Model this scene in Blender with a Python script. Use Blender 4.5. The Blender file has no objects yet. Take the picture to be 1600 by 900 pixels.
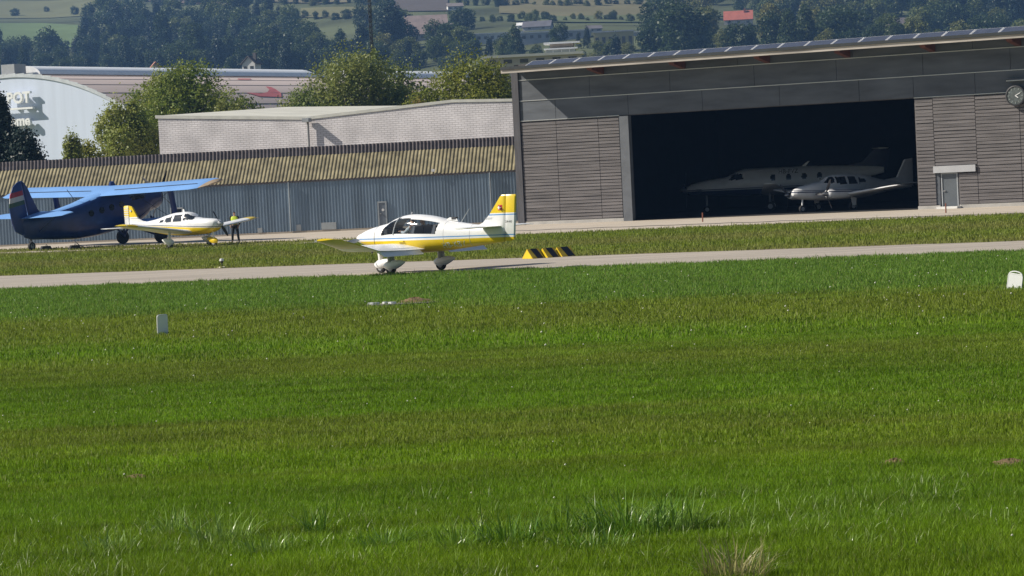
import bpy, bmesh, math, random
import numpy as np
from mathutils import Vector, Matrix
R_ = math.radians
random.seed(7)
rng = np.random.default_rng(11)
sc = bpy.context.scene
col = sc.collection

# ------------------------------------------------------------------ camera model (1600 x 900 photo pixels)
FPX, CAMH = 4500.0, 3.0
ROLL, PITCH = R_(2.8), math.atan(176.6 / 4500)
cF = np.array([0, math.cos(PITCH), -math.sin(PITCH)])
cU0 = np.array([0, math.sin(PITCH), math.cos(PITCH)])
cR0 = np.array([1.0, 0, 0])
cR = cR0 * math.cos(ROLL) - cU0 * math.sin(ROLL)
cU = cU0 * math.cos(ROLL) + cR0 * math.sin(ROLL)
cC = np.array([0, 0, CAMH])
def ray(x, y): return cF + cR * (x - 800) / FPX + cU * (450 - y) / FPX
def ground(x, y, z=0.0):
    d = ray(x, y); return cC + d * ((z - CAMH) / d[2])
def at(x, y, D):
    d = ray(x, y); return cC + d * (D / d[1])
def on_plane(x, y, P, n):
    d = ray(x, y); return cC + d * (((P - cC) @ n) / (d @ n))
def horizon(x): return 273.6 - math.tan(ROLL) * (x - 800)

cam = bpy.data.cameras.new('camera'); camo = bpy.data.objects.new('camera', cam); col.objects.link(camo)
M = Matrix.Identity(4)
for i in range(3):
    M[i][0] = cR[i]; M[i][1] = cU[i]; M[i][2] = -cF[i]; M[i][3] = cC[i]
camo.matrix_world = M
cam.sensor_width = 36; cam.lens = 36 * FPX / 1600
cam.clip_start = 0.5; cam.clip_end = 9000
sc.camera = camo

# ------------------------------------------------------------------ light
SUN = Vector((-0.79, 0.015, 0.609)).normalized()
sl = bpy.data.lights.new('sun', 'SUN'); sl.energy = 4.9; sl.angle = R_(0.53); sl.color = (1.0, 0.92, 0.80)
so = bpy.data.objects.new('sun', sl); col.objects.link(so)
so.rotation_euler = SUN.to_track_quat('Z', 'Y').to_euler(); so.location = (-60, 0, 80)
w = bpy.data.worlds.new('World'); sc.world = w; w.use_nodes = True
nt = w.node_tree; bg = nt.nodes['Background']
sky = nt.nodes.new('ShaderNodeTexSky'); sky.sky_type = 'NISHITA'; sky.sun_disc = False
sky.sun_elevation = math.asin(SUN.z); sky.sun_rotation = math.atan2(SUN.x, SUN.y)
nt.links.new(sky.outputs[0], bg.inputs[0]); bg.inputs[1].default_value = 0.05
sc.view_settings.view_transform = 'Standard'; sc.view_settings.look = 'None'
sc.view_settings.gamma = 1; sc.view_settings.use_curve_mapping = False
sc.view_settings.exposure = 0.5
try:
    sc.cycles.use_denoising = True
    sc.cycles.max_bounces = 6; sc.cycles.diffuse_bounces = 2; sc.cycles.glossy_bounces = 2
    sc.cycles.transparent_max_bounces = 8; sc.cycles.volume_bounces = 0
    sc.cycles.transmission_bounces = 3
except Exception: pass

# ------------------------------------------------------------------ materials
def new_mat(name):
    m = bpy.data.materials.new(name); m.use_nodes = True
    return m, m.node_tree, m.node_tree.nodes['Principled BSDF']
def N(nt, t, **k):
    n = nt.nodes.new(t)
    for a, b in k.items(): setattr(n, a, b)
    return n
def c4(c): return (c[0], c[1], c[2], 1)
def mat(name, c, rough=0.6, metal=0, var=0.15, scale=1.5, bump=0.0, bscale=30, stretch=(1, 1, 1), spec=0.5):
    m, nt, b = new_mat(name)
    tc = N(nt, 'ShaderNodeTexCoord'); mp = N(nt, 'ShaderNodeMapping'); mp.inputs['Scale'].default_value = stretch
    nt.links.new(tc.outputs['Object'], mp.inputs[0])
    no = N(nt, 'ShaderNodeTexNoise'); no.inputs['Scale'].default_value = scale; no.inputs['Detail'].default_value = 5
    nt.links.new(mp.outputs[0], no.inputs['Vector'])
    rp = N(nt, 'ShaderNodeValToRGB')
    rp.color_ramp.elements[0].position = 0.3; rp.color_ramp.elements[1].position = 0.7
    rp.color_ramp.elements[0].color = c4([x * (1 - var) for x in c]); rp.color_ramp.elements[1].color = c4([min(1, x * (1 + var)) for x in c])
    nt.links.new(no.outputs[0], rp.inputs[0]); nt.links.new(rp.outputs[0], b.inputs['Base Color'])
    b.inputs['Roughness'].default_value = rough; b.inputs['Metallic'].default_value = metal
    b.inputs['Specular IOR Level'].default_value = spec
    if bump:
        n2 = N(nt, 'ShaderNodeTexNoise'); n2.inputs['Scale'].default_value = bscale; n2.inputs['Detail'].default_value = 3
        nt.links.new(mp.outputs[0], n2.inputs['Vector'])
        bp = N(nt, 'ShaderNodeBump'); bp.inputs['Strength'].default_value = bump; bp.inputs['Distance'].default_value = 0.03
        nt.links.new(n2.outputs[0], bp.inputs['Height']); nt.links.new(bp.outputs[0], b.inputs['Normal'])
    return m
def ramp_mat(name, stops, lo, hi, vec=(0, 0, 1), absx=False, rough=0.3, var=0.06, off=0.0, spec=0.5):
    """constant colour bands along a direction of the object's own coordinates (a painted livery)"""
    m, nt, b = new_mat(name)
    tc = N(nt, 'ShaderNodeTexCoord')
    src = tc.outputs['Object']
    if absx:
        ab = N(nt, 'ShaderNodeVectorMath', operation='ABSOLUTE'); nt.links.new(src, ab.inputs[0]); src = ab.outputs[0]
    dp = N(nt, 'ShaderNodeVectorMath', operation='DOT_PRODUCT'); nt.links.new(src, dp.inputs[0]); dp.inputs[1].default_value = vec
    mr = N(nt, 'ShaderNodeMapRange'); mr.inputs['From Min'].default_value = lo; mr.inputs['From Max'].default_value = hi
    nt.links.new(dp.outputs['Value'], mr.inputs['Value'])
    rp = N(nt, 'ShaderNodeValToRGB'); cr = rp.color_ramp; cr.interpolation = 'CONSTANT'
    while len(cr.elements) < len(stops): cr.elements.new(0.99)
    for e, (v, c) in zip(cr.elements, stops):
        e.position = max(0, min(1, (v - lo) / (hi - lo))); e.color = c4(c)
    nt.links.new(mr.outputs[0], rp.inputs[0])
    no = N(nt, 'ShaderNodeTexNoise'); no.inputs['Scale'].default_value = 2.5; no.inputs['Detail'].default_value = 5
    nt.links.new(tc.outputs['Object'], no.inputs['Vector'])
    m2 = N(nt, 'ShaderNodeMapRange'); m2.inputs['From Min'].default_value = 0.3; m2.inputs['From Max'].default_value = 0.7
    m2.inputs['To Min'].default_value = 1 - 2 * var; m2.inputs['To Max'].default_value = 1.0
    nt.links.new(no.outputs[0], m2.inputs[0])
    vm = N(nt, 'ShaderNodeVectorMath', operation='SCALE'); nt.links.new(rp.outputs[0], vm.inputs[0]); nt.links.new(m2.outputs[0], vm.inputs['Scale'])
    nt.links.new(vm.outputs[0], b.inputs['Base Color'])
    b.inputs['Roughness'].default_value = rough; b.inputs['Specular IOR Level'].default_value = spec
    return m
def glass(name, tint=(0.35, 0.42, 0.46), fac=0.12):
    m = bpy.data.materials.new(name); m.use_nodes = True; nt = m.node_tree; nt.nodes.clear()
    o = N(nt, 'ShaderNodeOutputMaterial'); mx = N(nt, 'ShaderNodeMixShader'); t = N(nt, 'ShaderNodeBsdfTransparent'); g = N(nt, 'ShaderNodeBsdfGlossy')
    t.inputs[0].default_value = c4(tint); g.inputs['Roughness'].default_value = 0.04
    lw = N(nt, 'ShaderNodeLayerWeight'); lw.inputs[0].default_value = 0.5
    fr = N(nt, 'ShaderNodeMath', operation='POWER'); fr.inputs[1].default_value = 4.0; nt.links.new(lw.outputs['Facing'], fr.inputs[0])
    ad = N(nt, 'ShaderNodeMath', operation='ADD'); ad.inputs[1].default_value = fac; ad.use_clamp = True
    nt.links.new(fr.outputs[0], ad.inputs[0]); nt.links.new(ad.outputs[0], mx.inputs[0])
    nt.links.new(t.outputs[0], mx.inputs[1]); nt.links.new(g.outputs[0], mx.inputs[2]); nt.links.new(mx.outputs[0], o.inputs[0])
    return m
def leaf_mat(name, c1, c2, c3, rough=0.5, transl=0.35, nscale=0.5, isl=0.22):
    m = bpy.data.materials.new(name); m.use_nodes = True; nt = m.node_tree; b = nt.nodes['Principled BSDF']
    out = nt.nodes['Material Output']
    g = N(nt, 'ShaderNodeNewGeometry'); tc = N(nt, 'ShaderNodeTexCoord')
    no = N(nt, 'ShaderNodeTexNoise'); no.inputs['Scale'].default_value = nscale; no.inputs['Detail'].default_value = 3
    nt.links.new(tc.outputs['Object'], no.inputs['Vector'])
    oi = N(nt, 'ShaderNodeObjectInfo')
    a1 = N(nt, 'ShaderNodeMath', operation='MULTIPLY_ADD'); a1.inputs[1].default_value = isl; nt.links.new(g.outputs['Random Per Island'], a1.inputs[0]); nt.links.new(no.outputs[0], a1.inputs[2])
    a2 = N(nt, 'ShaderNodeMath', operation='MULTIPLY_ADD'); a2.inputs[1].default_value = 0.45; nt.links.new(oi.outputs['Random'], a2.inputs[0]); nt.links.new(a1.outputs[0], a2.inputs[2])
    rp = N(nt, 'ShaderNodeValToRGB'); cr = rp.color_ramp; cr.elements.new(0.5)
    for e, (p, c) in zip(cr.elements, ((0.42, c1), (0.68, c2), (0.95, c3))): e.position = p; e.color = c4(c)
    nt.links.new(a2.outputs[0], rp.inputs[0]); nt.links.new(rp.outputs[0], b.inputs['Base Color'])
    b.inputs['Roughness'].default_value = rough; b.inputs['Specular IOR Level'].default_value = 0.3
    tr = N(nt, 'ShaderNodeBsdfTranslucent'); nt.links.new(rp.outputs[0], tr.inputs[0])
    mx = N(nt, 'ShaderNodeMixShader'); mx.inputs[0].default_value = transl
    nt.links.new(b.outputs[0], mx.inputs[1]); nt.links.new(tr.outputs[0], mx.inputs[2]); nt.links.new(mx.outputs[0], out.inputs[0])
    return m

# grass colour by place on the airfield (mown stripes run along the taxiway)
def grass_nodes(nt, per_blade=False):
    g = N(nt, 'ShaderNodeNewGeometry')
    dp = N(nt, 'ShaderNodeVectorMath', operation='DOT_PRODUCT'); dp.inputs[1].default_value = (0.342, 1, 0)
    nt.links.new(g.outputs['Position'], dp.inputs[0])
    mp = N(nt, 'ShaderNodeMapping'); mp.inputs['Rotation'].default_value = (0, 0, R_(18.9)); mp.inputs['Scale'].default_value = (0.025, 0.55, 0.0)
    nt.links.new(g.outputs['Position'], mp.inputs[0])
    no = N(nt, 'ShaderNodeTexNoise'); no.inputs['Scale'].default_value = 1.0; no.inputs['Detail'].default_value = 6; no.inputs['Roughness'].default_value = 0.65
    nt.links.new(mp.outputs[0], no.inputs['Vector'])
    # stripe coordinate distorted by the noise
    a = N(nt, 'ShaderNodeMath', operation='MULTIPLY_ADD'); a.inputs[1].default_value = 14.0
    nt.links.new(no.outputs[0], a.inputs[0]); nt.links.new(dp.outputs['Value'], a.inputs[2])
    s = N(nt, 'ShaderNodeMath', operation='SUBTRACT'); s.inputs[1].default_value = 7.0; nt.links.new(a.outputs[0], s.inputs[0])
    mr = N(nt, 'ShaderNodeMapRange'); mr.inputs['From Min'].default_value = 15; mr.inputs['From Max'].default_value = 150
    nt.links.new(s.outputs[0], mr.inputs['Value'])
    rp = N(nt, 'ShaderNodeValToRGB'); cr = rp.color_ramp
    G1 = (0.140, 0.252, 0.011); GB = (0.140, 0.245, 0.032); OL = (0.172, 0.228, 0.024); DK = (0.126, 0.222, 0.011); YG = (0.164, 0.266, 0.011); DRY = (0.215, 0.225, 0.055)
    stops = [(15, YG), (22, YG), (26, G1), (30, YG), (34, OL), (37, G1), (42, DK), (47, OL), (52, G1), (58, OL), (65, OL), (69, GB), (88, GB), (102, DRY), (112, OL), (122, DRY), (135, OL), (150, DRY)]
    while len(cr.elements) < len(stops): cr.elements.new(0.99)
    for e, (v, c) in zip(cr.elements, stops): e.position = (v - 15) / 135; e.color = c4(c)
    nt.links.new(mr.outputs[0], rp.inputs[0])
    mp2 = N(nt, 'ShaderNodeMapping'); mp2.inputs['Rotation'].default_value = (0, 0, R_(18.9)); mp2.inputs['Scale'].default_value = (0.35, 1.5, 0.0); nt.links.new(g.outputs['Position'], mp2.inputs[0])
    n2 = N(nt, 'ShaderNodeTexNoise'); n2.inputs['Scale'].default_value = 0.9; n2.inputs['Detail'].default_value = 6; n2.inputs['Roughness'].default_value = 0.7
    nt.links.new(mp2.outputs[0], n2.inputs['Vector'])
    m2 = N(nt, 'ShaderNodeMapRange'); m2.inputs['From Min'].default_value = 0.3; m2.inputs['From Max'].default_value = 0.7
    m2.inputs['To Min'].default_value = 0.6; m2.inputs['To Max'].default_value = 1.35
    nt.links.new(n2.outputs[0], m2.inputs[0])
    vm = N(nt, 'ShaderNodeVectorMath', operation='SCALE'); nt.links.new(rp.outputs[0], vm.inputs[0]); nt.links.new(m2.outputs[0], vm.inputs['Scale'])
    outc = vm.outputs[0]
    if per_blade:
        m3 = N(nt, 'ShaderNodeMapRange'); m3.inputs['To Min'].default_value = 0.7; m3.inputs['To Max'].default_value = 1.35
        nt.links.new(g.outputs['Random Per Island'], m3.inputs[0])
        v2 = N(nt, 'ShaderNodeVectorMath', operation='SCALE'); nt.links.new(outc, v2.inputs[0]); nt.links.new(m3.outputs[0], v2.inputs['Scale'])
        # a share of the blades is dry straw
        gt = N(nt, 'ShaderNodeMath', operation='GREATER_THAN'); gt.inputs[1].default_value = 0.955; nt.links.new(g.outputs['Random Per Island'], gt.inputs[0])
        mx = N(nt, 'ShaderNodeMix', data_type='RGBA'); nt.links.new(gt.outputs[0], mx.inputs[0]); nt.links.new(v2.outputs[0], mx.inputs[6]); mx.inputs[7].default_value = (0.26, 0.28, 0.09, 1)
        outc = mx.outputs[2]
    return outc, g
def grass_blade_mat(name='grass_blade', rough=0.5, spec=0.15):
    m, nt, b = new_mat(name); out = nt.nodes['Material Output']
    c, g = grass_nodes(nt, True)
    nt.links.new(c, b.inputs['Base Color']); b.inputs['Roughness'].default_value = rough; b.inputs['Specular IOR Level'].default_value = spec
    tr = N(nt, 'ShaderNodeBsdfTranslucent'); nt.links.new(c, tr.inputs[0])
    mx = N(nt, 'ShaderNodeMixShader'); mx.inputs[0].default_value = 0.4
    nt.links.new(b.outputs[0], mx.inputs[1]); nt.links.new(tr.outputs[0], mx.inputs[2]); nt.links.new(mx.outputs[0], out.inputs[0])
    return m
def ground_mat():
    m, nt, b = new_mat('turf_ground')
    c, g = grass_nodes(nt)
    # fine speckle so that the turf does not read as a flat sheet between the blades
    n3 = N(nt, 'ShaderNodeTexNoise'); n3.inputs['Scale'].default_value = 9; n3.inputs['Detail'].default_value = 4; n3.inputs['Roughness'].default_value = 0.8
    nt.links.new(g.outputs['Position'], n3.inputs['Vector'])
    m3 = N(nt, 'ShaderNodeMapRange'); m3.inputs['From Min'].default_value = 0.3; m3.inputs['From Max'].default_value = 0.7; m3.inputs['To Min'].default_value = 0.45; m3.inputs['To Max'].default_value = 1.1
    nt.links.new(n3.outputs[0], m3.inputs[0])
    v = N(nt, 'ShaderNodeVectorMath', operation='SCALE'); nt.links.new(c, v.inputs[0]); nt.links.new(m3.outputs[0], v.inputs['Scale'])
    nt.links.new(v.outputs[0], b.inputs['Base Color']); b.inputs['Roughness'].default_value = 0.9; b.inputs['Specular IOR Level'].default_value = 0.1
    bp = N(nt, 'ShaderNodeBump'); bp.inputs['Strength'].default_value = 0.8; bp.inputs['Distance'].default_value = 0.1
    nt.links.new(n3.outputs[0], bp.inputs['Height']); nt.links.new(bp.outputs[0], b.inputs['Normal'])
    return m

WHITE = (0.78, 0.79, 0.80); YEL = (0.72, 0.52, 0.012); BLUE = (0.10, 0.28, 0.58)
mt = dict(
    white=mat('white_paint', WHITE, 0.3, var=0.04),
    grey_paint=mat('grey_paint', (0.34, 0.36, 0.38), 0.4, var=0.08),
    rubber=mat('rubber', (0.012, 0.012, 0.013), 0.8, var=0.2),
    black=mat('black_paint', (0.015, 0.015, 0.018), 0.45, var=0.2),
    metal=mat('bare_metal', (0.45, 0.45, 0.46), 0.35, 0.9, var=0.1),
    dkmetal=mat('dark_metal', (0.05, 0.05, 0.055), 0.5, 0.3, var=0.2),
    yellow=mat('yellow_paint', YEL, 0.35, var=0.08),
    yellow_worn=mat('worn_yellow_paint', (0.62, 0.42, 0.03), 0.6, var=0.2, scale=6),
    red=mat('red_paint', (0.5, 0.03, 0.04), 0.4, var=0.1),
    interior=mat('dark_trim', (0.03, 0.03, 0.034), 0.8, var=0.2),
    seat=mat('seat_cloth', (0.13, 0.13, 0.15), 0.9, var=0.15),
    glass=glass('canopy_glass', (0.80, 0.85, 0.88), 0.03),
    dkglass=mat('dark_glass', (0.02, 0.025, 0.03), 0.06, var=0.1, spec=0.8),
    skin=mat('skin', (0.42, 0.24, 0.17), 0.55, var=0.06, scale=8),
    eye=mat('eye', (0.03, 0.025, 0.02), 0.3),
    hair=mat('hair', (0.03, 0.022, 0.018), 0.7, var=0.3, scale=20),
)

# ------------------------------------------------------------------ mesh helpers
class MB:
    def __init__(s): s.v = []; s.f = []; s.m = []; s.cur = 0
    def add(s, vs, fs):
        o = len(s.v); s.v += [tuple(map(float, p)) for p in vs]
        for f in fs: s.f.append(tuple(i + o for i in f)); s.m.append(s.cur)
        return s
    def box(s, c, d, rot=None):
        x, y, z = d[0] / 2, d[1] / 2, d[2] / 2
        vs = [Vector((a * x, b * y, e * z)) for a in (-1, 1) for b in (-1, 1) for e in (-1, 1)]
        if rot is not None: vs = [rot @ v for v in vs]
        c = Vector(c)
        return s.add([v + c for v in vs], [(0, 1, 3, 2), (4, 6, 7, 5), (0, 4, 5, 1), (2, 3, 7, 6), (0, 2, 6, 4), (1, 5, 7, 3)])
    def b2(s, lo, hi):
        return s.box([(a + b) / 2 for a, b in zip(lo, hi)], [b - a for a, b in zip(lo, hi)])
    def poly(s, pts): return s.add(pts, [tuple(range(len(pts)))])
    def loft(s, rings, cap=True, close=True):
        n = len(rings[0]); o = len(s.v); fs = []
        for i in range(len(rings) - 1):
            for j in range(n if close else n - 1):
                k = (j + 1) % n
                fs.append((i * n + j, i * n + k, (i + 1) * n + k, (i + 1) * n + j))
        if cap:
            fs.append(tuple(range(n))[::-1]); fs.append(tuple((len(rings) - 1) * n + j for j in range(n)))
        return s.add([p for r in rings for p in r], fs)
    def tube(s, pts, rad, n=8, cap=True):
        if not hasattr(rad, '__len__'): rad = [rad] * len(pts)
        pts = [Vector(p) for p in pts]; rings = []
        for i, p in enumerate(pts):
            d = (pts[min(i + 1, len(pts) - 1)] - pts[max(i - 1, 0)]).normalized()
            a = d.orthogonal().normalized() if i == 0 else (a - d * a.dot(d)).normalized()
            b = d.cross(a)
            rings.append([p + (a * math.cos(t) + b * math.sin(t)) * rad[i] for t in [2 * math.pi * k / n for k in range(n)]])
        return s.loft(rings, cap)
    def lathe(s, prof, c=(0, 0, 0), axis='z', n=16):
        rings = []
        for r, h in prof:
            ring = []
            for k in range(n):
                t = 2 * math.pi * k / n; a, b = r * math.cos(t), r * math.sin(t)
                p = {'z': (a, b, h), 'x': (h, a, b), 'y': (b, h, a)}[axis]
                ring.append((p[0] + c[0], p[1] + c[1], p[2] + c[2]))
            rings.append(ring)
        return s.loft(rings, True)
    def prism(s, poly, y0, y1, axis='y'):
        """polygon in (x,z) extruded along y, or (y,z) extruded along x, or (x,y) along z"""
        def P(a, b, t): return {'y': (a, t, b), 'x': (t, a, b), 'z': (a, b, t)}[axis]
        n = len(poly)
        vs = [P(a, b, y0) for a, b in poly] + [P(a, b, y1) for a, b in poly]
        return s.add(vs, [tuple(range(n))[::-1], tuple(range(n, 2 * n))] + [(i, (i + 1) % n, n + (i + 1) % n, n + i) for i in range(n)])
    def build(s, name, m, parent=None, smooth=False, fix=True):
        me = bpy.data.meshes.new(name); me.from_pydata(s.v, [], s.f)
        for x in (m if isinstance(m, (list, tuple)) else [m]): me.materials.append(x)
        if max(s.m, default=0): me.polygons.foreach_set('material_index', s.m)
        if fix:
            bm = bmesh.new(); bm.from_mesh(me); bmesh.ops.recalc_face_normals(bm, faces=bm.faces); bm.to_mesh(me); bm.free()
        if smooth:
            me.polygons.foreach_set('use_smooth', [True] * len(me.polygons))
            if smooth != 'all':
                try: me.set_sharp_from_angle(angle=R_(38))
                except Exception: pass
        me.update()
        o = bpy.data.objects.new(name, me); col.objects.link(o)
        if parent is not None: o.parent = parent
        return o
def np_mesh(name, V, F, m, parent=None, matidx=None):
    """V (n,3), F (k,3|4) array -> mesh object"""
    k = F.shape[1]; me = bpy.data.meshes.new(name)
    me.vertices.add(len(V)); me.vertices.foreach_set('co', np.ascontiguousarray(V, dtype=np.float32).ravel())
    me.loops.add(F.size); me.loops.foreach_set('vertex_index', np.ascontiguousarray(F, dtype=np.int32).ravel())
    me.polygons.add(len(F)); me.polygons.foreach_set('loop_start', np.arange(0, F.size, k, dtype=np.int32))
    for x in (m if isinstance(m, (list, tuple)) else [m]): me.materials.append(x)
    if matidx is not None: me.polygons.foreach_set('material_index', matidx)
    me.update(calc_edges=True)
    o = bpy.data.objects.new(name, me); col.objects.link(o)
    if parent is not None: o.parent = parent
    return o
def tag(o, label=None, cat=None, group=None, kind=None):
    if label: o['label'] = label
    if cat: o['category'] = cat
    if group: o['group'] = group
    if kind: o['kind'] = kind
    return o
def empty(name, loc, rot=(0, 0, 0), label=None, cat=None, group=None, scale=1):
    o = bpy.data.objects.new(name, None); col.objects.link(o); o.location = loc; o.rotation_euler = rot
    o.scale = (scale,) * 3; o.empty_display_size = 0.3
    return tag(o, label, cat, group)
def copy_tree(o, parent=None):
    c = o.copy(); col.objects.link(c)
    if parent is not None: c.parent = parent
    for ch in list(o.children): copy_tree(ch, c)
    return c
def text_mesh(s, size, extrude=0.0, bold=0.0):
    cu = bpy.data.curves.new('lettering', 'FONT'); cu.body = s; cu.size = size; cu.extrude = extrude; cu.offset = bold; cu.resolution_u = 3
    o = bpy.data.objects.new('lettering', cu); col.objects.link(o)
    dg = bpy.context.evaluated_depsgraph_get(); me = bpy.data.meshes.new_from_object(o.evaluated_get(dg))
    vs = [tuple(v.co) for v in me.vertices]; fs = [tuple(p.vertices) for p in me.polygons]
    bpy.data.objects.remove(o); bpy.data.curves.remove(cu); bpy.data.meshes.remove(me)
    return vs, fs
def interp(xs, ys, x):
    """monotone cubic through the points"""
    xs = np.asarray(xs, float); ys = np.asarray(ys, float)
    h = np.diff(xs); d = np.diff(ys) / h; m = np.zeros_like(ys)
    m[0], m[-1] = d[0], d[-1]
    for i in range(1, len(xs) - 1):
        m[i] = 0 if d[i - 1] * d[i] <= 0 else 2 * d[i - 1] * d[i] / (d[i - 1] + d[i])
    x = np.clip(x, xs[0], xs[-1]); i = np.clip(np.searchsorted(xs, x) - 1, 0, len(h) - 1); t = (x - xs[i]) / h[i]
    return (2*t**3-3*t**2+1)*ys[i] + (t**3-2*t**2+t)*h[i]*m[i] + (-2*t**3+3*t**2)*ys[i+1] + (t**3-t**2)*h[i]*m[i+1]
def inside(poly, x, z):
    r = False; n = len(poly)
    for i in range(n):
        (x1, z1), (x2, z2) = poly[i], poly[(i + 1) % n]
        if (z1 > z) != (z2 > z) and x < (x2 - x1) * (z - z1) / (z2 - z1) + x1: r = not r
    return r

# ------------------------------------------------------------------ aircraft helpers (local axes: x forward, y port, z up)
class Body:
    """sections: x, bottom, top, widest height, half width, exponent"""
    def __init__(s, sec):
        sec = sorted(sec); a = np.array(sec, float); s.a = a; s.x0, s.x1 = a[0, 0], a[-1, 0]
    def at(s, x): return [float(interp(s.a[:, 0], s.a[:, k], x)) for k in range(1, 6)]
    def ring(s, x, n):
        b, t, m, w, e = s.at(x); out = []
        for k in range(n):
            q = 2 * math.pi * k / n + 1e-4; cs, sn = math.cos(q), math.sin(q)
            y = w * math.copysign(abs(cs) ** (2 / e), cs); zz = math.copysign(abs(sn) ** (2 / e), sn)
            out.append((x, y, m + zz * ((t - m) if zz > 0 else (m - b))))
        return out
    def half(s, x, z):
        b, t, m, w, e = s.at(x); q = abs(z - m) / ((t - m) if z > m else (m - b)); q = min(q, 1)
        return w * (1 - q ** e) ** (1 / e)
    def make(s, name, m, parent, nx=120, n=48, windows=(), wmat=None, wname='window'):
        xs = np.linspace(s.x0, s.x1, nx); rings = [s.ring(x, n) for x in xs]
        A = MB(); A.loft(rings, True)
        Ws = [MB() for _ in windows]; keep = []
        ks = [[] for _ in windows]
        for f in A.f:
            hit = -1
            if len(f) == 4:
                cx = sum(A.v[i][0] for i in f) / 4; cy = sum(A.v[i][1] for i in f) / 4; cz = sum(A.v[i][2] for i in f) / 4
                for wi, wd in enumerate(windows):
                    if (wd.get('side', 0) == 0 or wd['side'] * cy > 0) and inside(wd['poly'], cx, cz): hit = wi; break
            if hit < 0: keep.append(f)
            else: ks[hit].append(f)
        out = []
        for wi, fl in enumerate(ks):
            if not fl: continue
            idx = {}; B = MB()
            for f in fl:
                for i in f:
                    if i not in idx: idx[i] = len(B.v); B.v.append(A.v[i])
                B.f.append(tuple(idx[i] for i in f)); B.m.append(0)
            Ws[wi] = B
        A.f = keep; A.m = [0] * len(keep)
        body = A.build(name, m, parent, smooth='all')
        for wi, B in enumerate(Ws):
            if B.f: out.append(B.build(windows[wi].get('name', wname), windows[wi].get('mat', wmat), parent, smooth='all'))
        return body, out
def airfoil(th, camber=0.02, n=12):
    xs = [0.5 * (1 - math.cos(math.pi * i / n)) for i in range(n + 1)]
    def t(x): return 5 * th * (0.2969 * math.sqrt(x) - 0.126 * x - 0.3516 * x**2 + 0.2843 * x**3 - 0.1015 * x**4) + 0.003 * x
    def c(x): return camber * 4 * x * (1 - x)
    up = [(x, c(x) + t(x)) for x in xs]; lo = [(x, c(x) - t(x)) for x in xs[1:-1]]
    return up[::-1] + lo
def wing(name, st, m, parent, side=1, camber=0.02):
    """stations: y, x of leading edge, z, chord, thickness ratio, incidence deg"""
    A = MB(); rings = []
    for (y, xl, z, c, th, inc) in st:
        q = R_(inc); ring = []
        for (px, pz) in airfoil(th, camber):
            dx, dz = -px * c, pz * c
            ring.append((xl + dx * math.cos(q) + dz * math.sin(q) * 0, side * y, z + dz + dx * math.sin(q)))
        rings.append(ring)
    A.loft(rings, True)
    return A.build(name, m, parent, smooth=True)
def vfin(name, pts, th, m, parent, y0=0.0):
    """vertical surface: outline in (x,z), thickness th tapered at the rim"""
    A = MB(); n = len(pts); cx = sum(p[0] for p in pts) / n; cz = sum(p[1] for p in pts) / n
    L = [(p[0], y0, p[1]) for p in pts]
    inner = [(cx + (p[0] - cx) * 0.86, cz + (p[1] - cz) * 0.93) for p in pts]
    v = [(p[0], y0 + th * .18, p[1]) for p in pts] + [(a, y0 + th / 2, b) for a, b in inner] + [(p[0], y0 - th * .18, p[1]) for p in pts] + [(a, y0 - th / 2, b) for a, b in inner]
    fs = [tuple(range(n, 2 * n)), tuple(range(3 * n, 4 * n))]
    for i in range(n):
        j = (i + 1) % n
        fs += [(i, j, n + j, n + i), (2 * n + i, 2 * n + j, 3 * n + j, 3 * n + i), (i, j, 2 * n + j, 2 * n + i)]
    A.add(v, fs)
    return A.build(name, m, parent, smooth=True)
def spat(name, c, L, Hh, W, m, parent, front=0.34):
    A = MB(); rings = []
    for t in np.linspace(0, 1, 15):
        r = max(0.02, (math.sin(math.pi * min(1, t / (2 * front))) if t < front else math.cos((t - front) / (1 - front) * math.pi / 2)) ** 0.75)
        x = c[0] + L * (front - t); zc = c[2] + 0.26 * Hh * (t > front) * (t - front) * 2
        rings.append([(x, c[1] + W / 2 * r * math.cos(q), zc + Hh / 2 * r * math.sin(q)) for q in [2 * math.pi * k / 14 for k in range(14)]])
    A.loft(rings, True)
    return A.build(name, m, parent, smooth='all')
def wheel(c, r, wd, parent, rim=True):
    A = MB(); A.lathe([(r * .6, -wd / 2), (r * .93, -wd / 2), (r, -wd / 4), (r, wd / 4), (r * .93, wd / 2), (r * .6, wd / 2)], c, 'y', 20)
    o = A.build('wheel', mt['rubber'], parent, smooth=True)
    if rim:
        B = MB(); B.lathe([(r * .2, -wd * .56), (r * .55, -wd * .52), (r * .55, wd * .52), (r * .2, wd * .56)], c, 'y', 14)
        B.build('rim', mt['grey_paint'], o, smooth=True)
    return o
def propeller(x, z, rad, blades, ang0, spin_r, parent, y=0.0, bm=None, sm=None, spl=0.35):
    H = MB(); H.lathe([(0.005, spl), (spin_r * .45, spl * .78), (spin_r * .8, spl * .42), (spin_r, 0), (spin_r, -0.08)], (x, y, z), 'x', 18)
    sp = H.build('spinner', sm or mt['white'], parent, smooth=True)
    for k in range(blades):
        a = R_(ang0) + 2 * math.pi * k / blades
        B = MB(); rings = []
        for t, cw, tw in ((spin_r * .7, .07, 55), (rad * .35, .15, 40), (rad * .6, .16, 28), (rad * .85, .13, 20), (rad, .06, 16)):
            er = Vector((0, math.cos(a), math.sin(a))); et = Vector((0, -math.sin(a), math.cos(a))); q = R_(tw)
            d1 = et * math.cos(q) + Vector((1, 0, 0)) * math.sin(q); d2 = -et * math.sin(q) + Vector((1, 0, 0)) * math.cos(q)
            P = Vector((x + 0.05, y, z)) + er * t
            rings.append([P + d1 * cw / 2, P + d2 * .016, P - d1 * cw / 2, P - d2 * .016])
        B.loft(rings, True); B.build('propeller_blade', bm or mt['black'], parent, smooth=True)
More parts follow.
